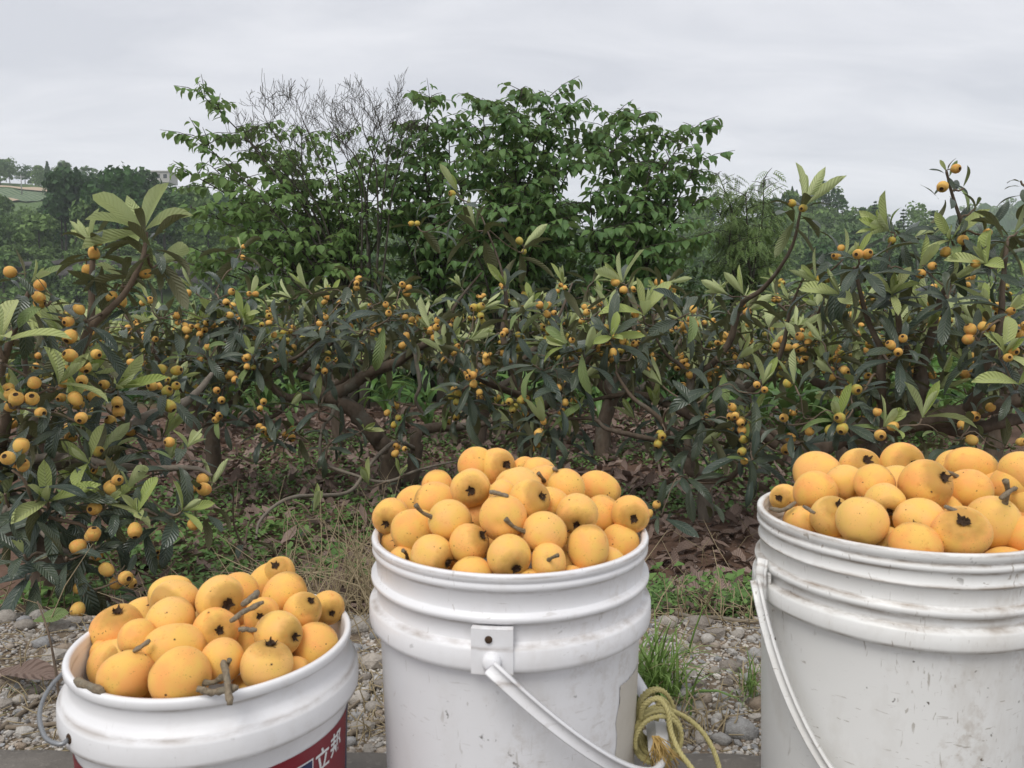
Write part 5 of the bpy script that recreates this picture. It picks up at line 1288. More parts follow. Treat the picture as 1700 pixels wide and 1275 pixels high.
tuft(1243, 1152, 46, 0.085, 0.012, 'small sparse grass tuft beside the grey oval stone by the right bucket', 0.25)
tuft(60, 1155, 22, 0.05, 0.03, 'tiny thin grass tuft among the stones left of the left bucket', 0.6)
def seed_stalk():
    p = on_z(1142, 1075, -0.05); z = hz(p.x, p.y)
    r = thing('grass_stalk', 'single grass stalk with a tan seed head rising from the gravel', 'grass stalk', (p.x, p.y, z))
    q = lambda a, b: at(a, b, p.y) - Vector((p.x, p.y, z))
    link('stem', tube_t([(Vector((0, 0, 0)), 0.0022), (q(1152, 1050), 0.002), (q(1166, 1012), 0.0016), (q(1174, 1004), 0.0014)], 5).mesh('stem', M_GRASS), r)
    a, b = q(1173, 1008), q(1188, 968); items = []
    for i in range(60):
        f = i / 60; ang = i * 2.4; c = a.lerp(b, f) ; d = Vector((math.cos(ang), math.sin(ang), 1.2)) 
        items.append((SH_T[0], frame(d, UPV, c, 0.009 * (1 - 0.5 * abs(f - 0.4)))))
    link('seed_head', join('seed_head', items, M_STRAW), r)
    link('blade', BL_M[1], r).matrix_local = frame(Vector((1, 0, 0.1)), UPV, q(1168, 1010), 0.04)
seed_stalk()
# ------------------------------------------------------------------ buckets
def arc_strip(rad, a0, a1, z0, z1, thick, seg=16):
    """a curved plate hugging a cylinder (outer face at rad+thick)"""
    V, F = [], []
    for i in range(seg + 1):
        a = a0 + (a1 - a0) * i / seg
        for r, z in ((rad, z0), (rad + thick, z0 + 0.001), (rad + thick, z1 - 0.001), (rad, z1)):
            rr = r(z) if callable(r) else r
            V.append((rr * math.cos(a), rr * math.sin(a), z))
    for i in range(seg):
        for k in range(4):
            k2 = (k + 1) % 4
            F.append((i * 4 + k, (i + 1) * 4 + k, (i + 1) * 4 + k2, i * 4 + k2))
    F += [(3, 2, 1, 0), tuple(seg * 4 + k for k in range(4))]
    return Tmpl(V, [np.array(F)])
def strap_t(path, nrm, w, th):
    """flat strap along path; nrm(i) gives the outward normal; a shallow channel along its face"""
    V, F = [], []; n = len(path)
    prof = [(-0.5, 0), (-0.5, 1), (-0.36, 1.0), (-0.30, 0.55), (0.30, 0.55), (0.36, 1.0), (0.5, 1), (0.5, 0)]
    for i, p in enumerate(path):
        t = (path[min(i + 1, n - 1)] - path[max(i - 1, 0)]).normalized(); o = nrm(i); o = (o - t * o.dot(t)).normalized(); s = t.cross(o)
        for a, b in prof: V.append(tuple(p + s * (a * w) + o * (b * th)))
    k_ = len(prof)
    for i in range(n - 1):
        for k in range(k_):
            k2 = (k + 1) % k_
            F.append((i * k_ + k, i * k_ + k2, (i + 1) * k_ + k2, (i + 1) * k_ + k))
    return Tmpl(V, [np.array(F), np.array([list(range(k_))[::-1], [(n - 1) * k_ + k for k in range(k_)]])])

def bucket_base(label, x, y, body_pts, R_, H_, mat, inner):
    r = thing('plastic_bucket', label, 'bucket', (x, y, 0.002), 'white buckets of loquats on the concrete')
    prof = [(0.001, 0.006), (inner[1], 0.006), (inner[0], H_ - 0.003), (inner[0] + 0.0012, H_ - 0.0006)] + [(R_ * a, H_ - d) for a, d in body_pts] + [(0.001, 0.0)]
    link('body', lathe_t(prof, 128).mesh('body', mat), r)
    return r

MX, MY, MZ = -0.002, 0.828, 0.370
mat_m = plastic('bucket_plastic', (0.82, 0.82, 0.835), [(MZ - 0.0175, 0.0025), (MZ - 0.0475, 0.003), (MZ - 0.067, 0.0035), (MZ - 0.093, 0.004), (MZ - 0.003, 0.002)], 0.8, 0.6)
prof_m = [(0.985, 0.0), (0.995, 0.0008), (1.0, 0.003), (0.997, 0.007), (0.988, 0.0085), (0.988, 0.0095), (0.995, 0.011), (0.996, 0.0145), (0.985, 0.0165), (0.972, 0.018), (0.966, 0.0365), (0.968, 0.038), (1.004, 0.0395), (1.007, 0.0425), (1.003, 0.0455), (0.970, 0.0475), (0.964, 0.064), (0.968, 0.0655), (1.012, 0.068), (1.022, 0.071), (1.024, 0.086), (1.018, 0.0905), (1.010, 0.0915), (0.952, 0.0925), (0.948, 0.096), (0.935, 0.16), (0.918, 0.25), (0.897, 0.362), (0.885, 0.370)]
mid = bucket_base('white ribbed bucket heaped with loquats, a rope tied on its handle', MX, MY, prof_m, 0.15, MZ, mat_m, (0.1425, 0.128))
EA = R(-96)          # azimuth of the front ear
for az in (EA, EA + math.pi):
    ear_ = link('ear', arc_strip(0.1500, az - 0.125, az + 0.125, MZ - 0.0925, MZ - 0.0475, 0.0055, 8).mesh('ear', mat_m, False), mid)
    e = Vector((math.cos(az), math.sin(az), 0)); hp = e * 0.1565 + Vector((-0.003, 0, MZ - 0.058))
    link('rivet_hole', lathe_t([(0.0001, 0.0002), (0.0032, 0.0004), (0.0036, -0.001)], 14).mesh('rivet_hole', M_CALYX), ear_).matrix_local = zframe(e, hp)
    link('pivot', lathe_t([(0.0001, 0.007), (0.005, 0.0068), (0.008, 0.0045), (0.0088, 0.0), (0.0088, -0.004)], 20).mesh('pivot', mat_m), ear_).matrix_local = zframe(e, e * 0.158 + Vector((0, 0, MZ - 0.078)))
# the handle hangs down on the right side
e = Vector((math.cos(EA), math.sin(EA), 0)); sd = Vector((-e.y, e.x, 0)); drop = (sd * math.cos(R(43)) - UPV * math.sin(R(43)))
hc = Vector((0, 0, MZ - 0.078)); path = []
for i in range(41):
    a = math.pi * i / 40
    path.append(hc + e * (math.copysign(abs(math.cos(a)) ** 0.80, math.cos(a)) * 0.1655) + drop * (math.sin(a) ** 0.9 * 0.224))
nr = lambda i: (e * math.cos(math.pi * i / 40) * 1.0 + drop * math.sin(math.pi * i / 40))
mid_handle = link('handle', strap_t(path, nr, 0.0135, 0.0055).mesh('handle', mat_m), mid)
GRIP = hc + drop * 0.221
gp = [(GRIP - e * 0.042 , 0.011), (GRIP - e * 0.020 + drop * 0.004, 0.013), (GRIP + e * 0.010 + drop * 0.004, 0.013), (GRIP + e * 0.034, 0.011)]
link('grip', tube_t(gp, 6).mesh('grip', mat_m, False), mid_handle)
# a patch where a label was torn off, low on the right
def body_r(z, prof, R_, H_):
    d = [q[1] for q in prof]; a = [q[0] for q in prof]
    return R_ * float(np.interp(H_ - z, d, a))
def wrap_patch(name, root, prof, R_, H_, a0, a1, zlo, zhi, mat, off=0.0006, na=26, nzz=10, ragged=0.0):
    V, F = [], []
    for j in range(nzz + 1):
        for i in range(na + 1):
            u, v = i / na, j / nzz
            a = a0 + (a1 - a0) * u; z = (zlo(a) if callable(zlo) else zlo) * (1 - v) + (zhi(a) if callable(zhi) else zhi) * v
            if ragged: a += ragged * (rnd.random() - .5) * (1 if i in (0, na) else 0.1); z += ragged * 0.04 * (rnd.random() - .5) * (1 if j in (0, nzz) else 0.1)
            rr = body_r(z, prof, R_, H_) + off
            V.append((rr * math.cos(a), rr * math.sin(a), z))
    for j in range(nzz):
        for i in range(na):
            k = j * (na + 1) + i
            F.append((k, k + 1, k + na + 2, k + na + 1))
    return link(name, Tmpl(V, [np.array(F)]).mesh(name, mat), root)
wrap_patch('label_residue', mid, prof_m, 0.15, MZ, R(-40), R(-14), MZ - 0.262, MZ - 0.135, M_STAIN, ragged=0.06)

RX, RY, RZ = 0.459, 0.898, 0.370
mat_r = plastic('worn_bucket_plastic', (0.82, 0.82, 0.80), [(RZ - 0.012, 0.003), (RZ - 0.021, 0.003), (RZ - 0.036, 0.003), (RZ - 0.057, 0.003), (RZ - 0.068, 0.005), (RZ - 0.078, 0.004), (RZ - 0.101, 0.004), (RZ - 0.002, 0.003)], 1.45, 0.85)
prof_r = [(0.985, 0.0), (0.996, 0.0008), (1.0, 0.003), (0.998, 0.0085), (0.984, 0.0105), (0.984, 0.013), (0.996, 0.0145), (0.997, 0.0185), (0.984, 0.0205), (0.978, 0.022), (0.972, 0.033), (0.985, 0.0345), (0.986, 0.0365), (0.972, 0.038), (0.966, 0.055), (0.970, 0.057), (1.003, 0.0585), (1.007, 0.062), (1.002, 0.066), (0.968, 0.068), (0.966, 0.077), (0.972, 0.0785), (1.010, 0.080), (1.020, 0.083), (1.022, 0.096), (1.016, 0.100), (1.004, 0.1012), (0.958, 0.102), (0.953, 0.106), (0.94, 0.17), (0.925, 0.25), (0.905, 0.362), (0.893, 0.370)]
rig = bucket_base('larger scuffed white bucket full of loquats cut off by the right edge', RX, RY, prof_r, 0.16, RZ, mat_r, (0.152, 0.138))
az0 = R(187)
for k_, az in enumerate((az0, az0 + math.pi)):
    link('ear', arc_strip(0.1595, az - 0.04, az + 0.04, RZ - 0.100, RZ - 0.066, 0.0035, 8).mesh('ear', mat_r, False), rig)
e = Vector((math.cos(az0), math.sin(az0), 0)); sd = Vector((-e.y, e.x, 0)); dr_ = (sd * math.cos(R(60)) - UPV * math.sin(R(60))) if sd.y < 0 else (-sd * math.cos(R(60)) - UPV * math.sin(R(60)))
hc = Vector((0, 0, RZ - 0.075)); path = []
for i in range(41):
    a = math.pi * i / 40
    path.append(hc + e * (math.copysign(abs(math.cos(a)) ** 0.85, math.cos(a)) * 0.173) + dr_ * (math.sin(a) ** 0.92 * 0.285))
link('handle', strap_t(path, lambda i: (e * math.cos(math.pi * i / 40) + dr_ * math.sin(math.pi * i / 40) + Vector((0, -0.5, 0.2))), 0.012, 0.006).mesh('handle', mat_r), rig)
for az, sg in ((az0, 1), (az0 + math.pi, -1)):
    q = Vector((math.cos(az), math.sin(az), 0))
    pth = [q * 0.1655 + Vector((0, 0, RZ - 0.050)), q * 0.168 + Vector((0, -0.002, RZ - 0.065)), q * 0.171 + dr_ * 0.022 + Vector((0, 0, RZ - 0.075))]
    link('handle_end', strap_t(pth, lambda i: q + Vector((0, -0.6, 0)), 0.013, 0.004).mesh('handle_end', mat_r), rig)

LX, LY, LZ = -0.301, 0.755, 0.282
mat_l = plastic('clean_bucket_plastic', (0.82, 0.82, 0.83), [(LZ - 0.011, 0.003), (LZ - 0.034, 0.004), (LZ - 0.058, 0.004)], 0.28, 0.55)
prof_l = [(0.982, 0.0), (0.994, 0.0008), (1.0, 0.003), (0.999, 0.0075), (0.990, 0.0095), (0.978, 0.0105), (0.970, 0.012), (0.968, 0.0225), (0.978, 0.026), (1.012, 0.0315), (1.020, 0.0325), (1.024, 0.0345), (1.040, 0.0365), (1.046, 0.039), (1.050, 0.054), (1.046, 0.0585), (1.036, 0.0595), (0.972, 0.0600), (0.966, 0.063), (0.945, 0.13), (0.92, 0.22), (0.90, 0.275), (0.89, 0.282)]
lef = bucket_base('smaller white bucket of loquats with a wire handle and a red printed label', LX, LY, prof_l, 0.135, LZ, mat_l, (0.128, 0.118))
# printed label: red band, two characters, navy panel
band = wrap_patch('label_band', lef, prof_l, 0.135, LZ, R(-178), R(2), LZ - 0.215, LZ - 0.081, M_RED, 0.0005, 60, 10)
wrap_patch('label_band', lef, prof_l, 0.135, LZ, R(2.2), R(14), LZ - 0.215, LZ - 0.081, M_NAVY, 0.0005, 8, 8)
def wrapped_text(body, size, a_c, z_c, name):
    cu = bpy.data.curves.new(name, 'FONT'); cu.body = body; cu.size = size; cu.align_x = 'CENTER'; cu.align_y = 'CENTER'; cu.offset = size * 0.022
    tmp = bpy.data.objects.new(name, cu); C.objects.link(tmp)
    bpy.context.view_layer.update()
    dg = bpy.context.evaluated_depsgraph_get()
    me = bpy.data.meshes.new_from_object(tmp.evaluated_get(dg)); bpy.data.objects.remove(tmp)
    for v in me.vertices:
        z = z_c + v.co.y; rr = body_r(z, prof_l, 0.135, LZ) + 0.0011
        a = a_c + v.co.x / rr
        v.co = (rr * math.cos(a), rr * math.sin(a), z)
    me.materials.clear(); me.materials.append(M_WHITEPRINT)
    return link(name, me, band)
wrapped_text('\u7acb', 0.0235, R(-23.4), LZ - 0.1035, 'lettering')
wrapped_text('\u90a6', 0.0235, R(-12.6), LZ - 0.1005, 'lettering')
wrap_patch('emblem_border', band, prof_l, 0.135, LZ, R(-50), R(-29.2), LZ - 0.136, LZ - 0.0935, M_WHITEPRINT, 0.0009, 10, 6)
wrap_patch('emblem_panel', band, prof_l, 0.135, LZ, R(-49.3), R(-29.9), LZ - 0.1346, LZ - 0.0949, M_NAVY, 0.0013, 10, 6)
V, F = [], []
for i in range(25):                                                # white oval mark on the navy panel
    a = 2 * math.pi * i / 24
    for s_ in (0.7, 1.0):
        z = LZ - 0.112 + 0.012 * s_ * math.sin(a); rr = body_r(z, prof_l, 0.135, LZ) + 0.0017; b = R(-39.5) + 0.017 * s_ * math.cos(a) / rr
        V.append((rr * math.cos(b), rr * math.sin(b), z))
for i in range(24): F.append((2 * i, 2 * i + 1, 2 * i + 3, 2 * i + 2))
link('emblem_mark', Tmpl(V, [np.array(F)]).mesh('emblem_mark', M_WHITEPRINT), band)
# wire handle pushed round to the left and back
hz_ = LZ - 0.0475; A0 = R(-128)
pts = [(Vector((math.cos(A0) * 0.1425, math.sin(A0) * 0.1425, hz_)), 0.0021), (Vector((math.cos(A0) * 0.149, math.sin(A0) * 0.149, hz_ - 0.001)), 0.0021)]
for i in range(1, 24):
    f = i / 24; a = A0 - f * math.pi
    rr = 0.152 + 0.007 * math.sin(math.pi * f)
    pts.append((Vector((rr * math.cos(a), rr * math.sin(a), hz_ - 0.004 + 0.012 * math.sin(math.pi * f))), 0.0021))
a = A0 - math.pi; pts.append((Vector((math.cos(a) * 0.1425, math.sin(a) * 0.1425, hz_)), 0.0021))
link('wire_handle', tube_t(smooth_path(pts, 4), 8).mesh('wire_handle', M_WIRE), lef)
for az in (A0, A0 - math.pi):
    q = Vector((math.cos(az), math.sin(az), 0))
    link('handle_hole', lathe_t([(0.0001, 0.0003), (0.0042, 0.0005), (0.005, -0.001)], 16).mesh('handle_hole', M_CALYX), lef).matrix_local = zframe(q, q * 0.1418 + UPV * (hz_ + 0.0005))

# ------------------------------------------------------------------ loquats heaped in the buckets
def body_mesh(seed, el, pear):
    rs = np.random.RandomState(seed); seg, ring = 40, 26
    V, F, UV = [], [], []
    w = [(rs.randn(3), rs.rand() * 6) for _ in range(4)]
    for i in range(ring + 1):
        th = math.pi * i / ring
        for k in range(seg):
            ph = 2 * math.pi * k / seg
            d = np.array([math.sin(th) * math.cos(ph), math.sin(th) * math.sin(ph), math.cos(th)])
            r = 1 + sum(0.017 * math.sin(d @ a * 1.7 + b) for a, b in w)
            z = d[2]
            rad = r * (1 + pear * z - 0.02 * z * z)
            top = math.exp(-((th / 0.30) ** 2)); bot = math.exp(-(((math.pi - th) / 0.26) ** 2))
            zz = z * el * r - 0.17 * top + 0.08 * bot
            lob = 1 + 0.035 * math.cos(5 * ph) * math.exp(-((th - 0.45) / 0.25) ** 2)
            V.append((d[0] * rad * lob, d[1] * rad * lob, zz)); UV.append((k / seg, i / ring))
    for i in range(ring):
        for k in range(seg):
            k2 = (k + 1) % seg
            F.append((i * seg + k, (i + 1) * seg + k, (i + 1) * seg + k2, i * seg + k2))
    return Tmpl(V, [np.array(F)], UV).mesh('loquat', M_FRUIT)
BODY = [body_mesh(s, el, pe) for s, (el, pe) in enumerate(((1.0, 0.04), (1.08, 0.10), (0.95, 0.02), (1.16, 0.12), (1.04, -0.03), (1.22, 0.06)))]
def calyx_mesh(seed):
    rs = np.random.RandomState(seed); V, F = [], []
    # a dark pit with five ragged sepals folded over it
    V.append((0, 0, 0.805)); n = 20
    for j, (r, z) in enumerate(((0.10, 0.838), (0.20, 0.892))):
        for k in range(n):
            a = 2 * math.pi * k / n; q = r * (1 + (0.16 * max(0, math.cos(5 * a)) if j else 0) + 0.17 * rs.randn())
            V.append((q * math.cos(a), q * math.sin(a), z + 0.02 * rs.randn()))
    for k in range(n):
        k2 = (k + 1) % n
        F.append((0, 0, 1 + k, 1 + k2)); F.append((1 + k, 1 + n + k, 1 + n + k2, 1 + k2))
    tri = np.array([f[1:] for f in F if f[0] == f[1]]); quad = [f for f in F if f[0] != f[1]]
    for s_ in range(5):
        a = 2 * math.pi * s_ / 5 + 0.22 * rs.randn(); c, s = math.cos(a), math.sin(a); b = len(V); g = 0.7 + 0.5 * rs.rand()
        for t, wd, h in ((0.11, 0.05 * g, 0.83), (0.19 * (0.6 + 0.4 * g), 0.055 * g, 0.895), (0.27 * g, 0.018, 0.93 + 0.10 * rs.rand())):
            V.append((c * t - s * wd, s * t + c * wd, h)); V.append((c * t + s * wd, s * t - c * wd, h + 0.01))
        quad += [(b, b + 1, b + 3, b + 2), (b + 2, b + 3, b + 5, b + 4)]
    return Tmpl(V, [tri, np.array(quad)]).mesh('calyx', M_CALYX)
CAL = [calyx_mesh(s) for s in range(4)]
def stem_mesh(seed, L):
    rs = random.Random(seed)
    b = Vector((rs.uniform(-.4, .4), rs.uniform(-.4, .4), 0))
    return tube_t(smooth_path([(Vector((0, 0, -0.84)), 0.15), (Vector((b.x * .12, b.y * .12, -1.1)), 0.10), (Vector((b.x * .4, b.y * .4, -1.1 - L * 0.5)), 0.085), (Vector((b.x, b.y, -1.1 - L)), 0.12)], 4), 8, 0.08).mesh('stem', M_STALK)
STM = [stem_mesh(1, 0.55), stem_mesh(2, 0.85), stem_mesh(3, 0.3)]

class Heap:
    def __init__(s, bx, by, bz, Rin, dome, zx, zy, zs, grp, wall):
        s.c = Vector((bx, by, bz)); s.R = Rin; s.dome = dome; s.zx, s.zy, s.zs = zx, zy, zs; s.grp = grp; s.items = []; s.wall = wall
    def surf(s, x, y):
        q = math.hypot(x - s.c.x, y - s.c.y) / s.R
        return s.c.z + s.dome * (1 - q * q)
    def add(s, x, y, r, label, cal=None, stem=None, back=0.0, el=None, ax=None):
        """x, y, r in the enlargement's pixels; cal: where the calyx shows; stem: where the stem base shows"""
        if back > 0 and r < 62 and not cal:                           # only a sliver shows: a whole fruit further back
            r = 72 if s.zs < 2.5 else 92; back += 0.010
        px, py, rp = s.zx + x / s.zs, s.zy + y / s.zs, r / s.zs
        s.items.append([px, py, rp, label, cal and ((cal[0] - x) / r, (cal[1] - y) / r), stem and ((stem[0] - x) / r, (stem[1] - y) / r), back, el, ax])
    def build(s):
        P_ = []
        for it in s.items:
            d = ray(it[0], it[1]); d = d / d.y; Y = s.c.y - s.R + 0.01
            while Y < s.c.y + s.R - 0.01:
                p = EYE + d * Y
                if p.z < s.surf(p.x, p.y) - 0.012: break
                Y += 0.002
            P_.append([Y + it[6], d, it[2]]); Y0 = [q[0] for q in P_]
        def pr(q):
            p = EYE + q[1] * q[0]; return p, q[2] / FPX * project(p)[2]
        for k in range(400):
            mv = 0
            for i in range(len(P_)):
                pi, ri = pr(P_[i])
                # keep clear of the bucket wall
                hx, hy = pi.x - s.c.x, pi.y - s.c.y; h = math.hypot(hx, hy)
                lim = s.wall - ri * (1.0 if pi.z < s.c.z + ri * 0.3 else 0.55)
                if h > lim and hy < 0 and pi.z < s.c.z + ri: P_[i][0] += 0.002; mv += 1
                elif h > lim and hy > 0: P_[i][0] -= 0.0015
                for j in range(i + 1, len(P_)):
                    pj, rj = pr(P_[j]); dd = (pi - pj).length
                    if dd < 0.87 * (ri + rj):
                        bi, bj = s.items[i][6] > 0.009, s.items[j][6] > 0.009
                        f = (i if bi else j) if bi != bj else (i if P_[i][0] > P_[j][0] else j)
                        P_[f][0] = min(P_[f][0] + 0.0012, Y0[f] + (0.05 if s.items[f][6] > 0.009 else 0.026)); P_[j if f == i else i][0] -= (0.0004 if bi == bj else 0.0); mv += 1
            if not mv: break
        grown = []
        for q in P_:
            q.append(Vector((0, 0, 0))); p, r = pr(q); h = math.hypot(p.x - s.c.x, p.y - s.c.y)
            lim = s.wall - r * (1.0 if p.z < s.c.z - r * 0.4 else 0.55 if p.z < s.c.z + r * 0.3 else 0.25)
            if h > lim: q[3] = Vector((s.c.x - p.x, s.c.y - p.y, 0)) * ((h - lim) / h)
        for q, it in zip(P_, s.items):
            p, r = pr(q); p = p + q[3]; grown.append((p, r))
            cx = Vector((1, 0, 0)); cu = Vector((0, SP, CP)); vd = (EYE - p).normalized()
            right = vd.cross(UPV).normalized() * -1; up = right.cross(vd) * -1
            if up.z < 0: up = -up
            def dirn(o):
                x, y = o; m = min(math.hypot(x, y), 0.985); n_ = math.hypot(x, y) or 1
                x, y = x / n_ * m, y / n_ * m
                return (right * x - up * y + vd * math.sqrt(1 - m * m)).normalized()
            cal, stem, ax = it[4], it[5], it[8]
            if cal: z = dirn(cal)
            elif stem: z = -dirn(stem)
            elif ax: z = (right * ax[0] - up * ax[1] - vd * (ax[2] if len(ax) > 2 else 0.35)).normalized()
            else: z = (-vd * 0.8 + rv(0.7)).normalized()
            el = it[7]
            b = min(range(len(BODY)), key=lambda i_: abs((1.0, 1.08, 0.95, 1.16, 1.04, 1.22)[i_] - el)) if el else rnd.randrange(5)
            o = link('loquat', BODY[b], None)
            o.matrix_world = zframe(z, p, r * 1.0, rnd.uniform(0, 6.28))
            tag(o, it[3], 'loquat', s.grp)
            el_ = (1.0, 1.08, 0.95, 1.16, 1.04, 1.22)[b]
            c_ = link('calyx', CAL[rnd.randrange(4)], o); k_ = rnd.uniform(0.78, 1.12); c_.scale = (k_, k_, 1); c_.location = (0, 0, el_ - 1.0 + 0.045)
            if stem:
                st = link('stem', STM[rnd.randrange(2)], o); st.location = (0, 0, 1.0 - el_)
        # fruit lying hidden under the visible ones
        n, tries = 0, 0
        while n < 16 and tries < 4000:
            tries += 1
            a, q = rnd.uniform(0, 6.28), s.wall * math.sqrt(rnd.random()); r = rnd.uniform(0.025, 0.030)
            if q > s.wall - r - 0.002: continue
            x, y = s.c.x + q * math.cos(a), s.c.y + q * math.sin(a); p = Vector((x, y, s.surf(x, y) - rnd.uniform(0.03, 0.075)))
            if any((p - g).length < 0.9 * (r + gr) for g, gr in grown): continue
            o = link('loquat', BODY[rnd.randrange(6)], None); o.matrix_world = zframe(rv(1), p, r); tag(o, 'loquat lying deep under the others in the ' + s.grp.split(' in the ')[1], 'loquat', s.grp)
            link('calyx', CAL[rnd.randrange(4)], o)
            grown.append((p, r)); n += 1

mh = Heap(MX, MY, MZ, 0.140, 0.072, 580, 720, 2.297, 'loquats heaped in the middle bucket', 0.1415)
A = mh.add
A(562, 125, 72, 'yellow loquat crowning the middle heap, its dark calyx turned to the right', cal=(600, 117), el=1.04)
A(668, 145, 58, 'loquat tucked just right of the crowning one on the middle heap, calyx facing forward', cal=(684, 155))
A(722, 160, 40, 'loquat peeping out at the back right of the crowning loquats in the middle bucket', back=0.02)
A(462, 207, 74, 'round loquat lower left of the crown, dark open calyx facing forward, middle bucket', cal=(464, 219), el=0.95)
A(335, 197, 60, 'plain loquat at the back upper left of the middle heap behind a stem', back=0.0, ax=(0, -1))
A(160, 316, 71, 'leftmost loquat of the middle heap, resting over the rim with calyx low', cal=(137, 345), el=0.95)
A(247, 366, 84, 'large plain loquat behind the long-stemmed one on the left of the middle heap', ax=(-0.7, 0.5), el=1.08)
A(385, 332, 82, 'loquat with a long grey stem pointing left in the middle bucket', stem=(313, 318), el=1.04)
A(330, 256, 60, 'plain loquat above the long-stemmed loquat in the middle bucket', ax=(-1, 0), back=0.005, el=1.16)
A(252, 266, 34, 'loquat half hidden at the back left of the middle heap', back=0.02)
A(586, 320, 91, 'big plain loquat at the very centre of the middle heap', ax=(0.2, -0.3, 1), el=1.0)
A(681, 257, 77, 'loquat right above the central one with its calyx turned right, middle bucket', cal=(731, 240), el=1.12)
A(585, 226, 52, 'loquat behind the central loquat with a broken stem to its right, middle bucket', back=0.0, stem=(560, 232))
A(825, 206, 73, 'plain loquat on the upper right shoulder of the middle heap', ax=(-0.4, -0.6), el=1.04)
A(953, 211, 70, 'wide loquat at the top right back of the middle heap', ax=(0.9, 0.4), el=1.22)
A(869, 306, 80, 'loquat right of centre with a dark calyx on its underside, middle bucket', cal=(866, 350), el=1.0)
A(962, 306, 58, 'pale loquat squeezed behind the one with the dark underside, middle bucket', ax=(0.3, -0.8), back=0.004)
A(1072, 309, 73, 'rightmost loquat of the middle heap, dark calyx facing forward over the rim', cal=(1086, 324), el=1.04)
A(1052, 419, 76, 'loquat at the right front rim of the middle bucket beside a dark stem', stem=(990, 450), el=1.0)
A(912, 440, 80, 'tall oval loquat with a low bruise at the right front of the middle heap', ax=(0.05, -1), el=1.12)
A(745, 381, 86, 'loquat sunk between the central one and the right front ones, middle bucket', stem=(668, 376))
A(607, 467, 85, 'round loquat at the front centre of the middle heap, calyx near the rim', cal=(637, 516), el=1.0)
A(456, 420, 78, 'greenish-topped loquat with a dark calyx at its upper right, middle bucket', cal=(512, 388), el=1.0)
A(318, 464, 80, 'loquat at the front left rim of the middle bucket, calyx facing right', cal=(377, 494), el=1.04)
A(206, 492, 66, 'small low loquat by the left rim of the middle bucket beside a grey stem', stem=(222, 474))
A(468, 545, 82, 'low orange loquat sunk behind the front rim between two loquats, middle bucket', ax=(0, -1))
A(760, 486, 68, 'small yellow loquat at the front with its stem scar facing the viewer, middle bucket', stem=(760, 480), el=0.95)
A(678, 592, 74, 'loquat barely showing above the front rim of the middle bucket', ax=(0, -1))
A(765, 274, 54, 'loquat behind the right-facing calyx of the upper right group, middle bucket', back=0.006)
A(478, 318, 56, 'loquat peeping out between the long-stemmed and the central loquat, middle bucket', back=0.01)
A(835, 495, 46, 'loquat glimpsed between the scarred one and the tall oval one, middle bucket', back=0.015)
A(852, 566, 62, 'small loquat low behind the rim under the tall oval one, middle bucket', back=0.0)
A(985, 500, 40, 'loquat deep in the gap at the right front rim of the middle bucket', back=0.012)
A(484, 122, 22, 'loquat showing as a sliver left of the crowning loquat, middle bucket', back=0.03)
A(130, 412, 40, 'shaded loquat deep inside the left rim of the middle bucket', back=0.035)
A(742, 190, 40, 'loquat behind the stem stub near the top of the middle heap', back=0.02, stem=(742, 180))
mh.build()

rh = Heap(RX, RY, RZ, 0.150, 0.060, 1180, 720, 2.298, 'loquats heaped in the right bucket', 0.151)
A = rh.add
A(412, 155, 86, 'plain loquat at the upper left back of the right heap', ax=(-0.8, 0.3), el=1.08)
A(570, 128, 75, 'yellow loquat at the top of the right heap with a dark twig scar above', cal=(594, 98), el=1.04)
A(725, 115, 78, 'loquat topping the right heap with an open dark calyx on its right', cal=(767, 110), el=1.1)
A(815, 196, 91, 'large loquat near the top of the right heap, ragged calyx at its upper right', cal=(878, 160), el=1.08)
A(397, 224, 80, 'speckled loquat at the left of the right heap above the twig', ax=(-0.6, 0.6), el=1.04)
A(280, 245, 54, 'leftmost loquat in the right bucket, inside the rim behind a twig', cal=(262, 246))
A(345, 336, 64, 'low orange loquat against the left front rim of the right bucket', ax=(0.2, -1))
A(620, 192, 72, 'plain loquat behind the small dark-bottomed one in the right bucket', ax=(0.5, -0.5), back=0.004)
A(664, 259, 73, 'rosy loquat in the right bucket with a dark calyx at the bottom', cal=(682, 300), el=1.0)
A(463, 316, 80, 'olive-tinged loquat left of the big front one in the right bucket', cal=(486, 268), el=1.04)
A(577, 335, 96, 'big smooth loquat with a pale bruise at the left front of the right bucket', ax=(0.1, -0.6), el=1.0)
A(793, 332, 88, 'speckled oval loquat in the middle of the right heap', ax=(0.9, 0.3), el=1.1)
A(985, 215, 82, 'round plain loquat with a stem stub above in the right bucket', stem=(940, 165), el=1.0)
A(930, 132, 54, 'loquat half hidden left of the speckled wide one at the back, right bucket', back=0.01)
A(992, 128, 78, 'wide speckled loquat at the top back of the right heap', ax=(0.95, 0.2), el=1.22)
A(955, 380, 101, 'large speckled loquat at the front rim of the right bucket with calyx twig on top', cal=(960, 329), el=0.95)
A(1075, 342, 99, 'big loquat with a thick brown stem rising to the right, right bucket', stem=(1112, 262), el=1.04)
A(780, 432, 96, 'orange loquat sunk low at the front rim of the right bucket', ax=(0, -1), el=1.0)
A(672, 420, 66, 'small loquat low in the gap beside the big smooth one, right bucket', back=0.012)
A(1110, 186, 58, 'loquat behind the round plain one towards the right edge, right bucket', back=0.008)
A(1150, 200, 80, 'loquat at the right back behind the thick brown stem, right bucket', ax=(0.5, -0.5), el=1.08)
A(1190, 298, 52, 'loquat just under the thick brown stem at the right edge, right bucket', back=0.004)
A(1195, 396, 84, 'loquat cut by the right edge of the picture at the front rim', ax=(0.4, -0.6))
A(1088, 238, 38, 'loquat sliver between the round plain and the stemmed loquat, right bucket', back=0.02)
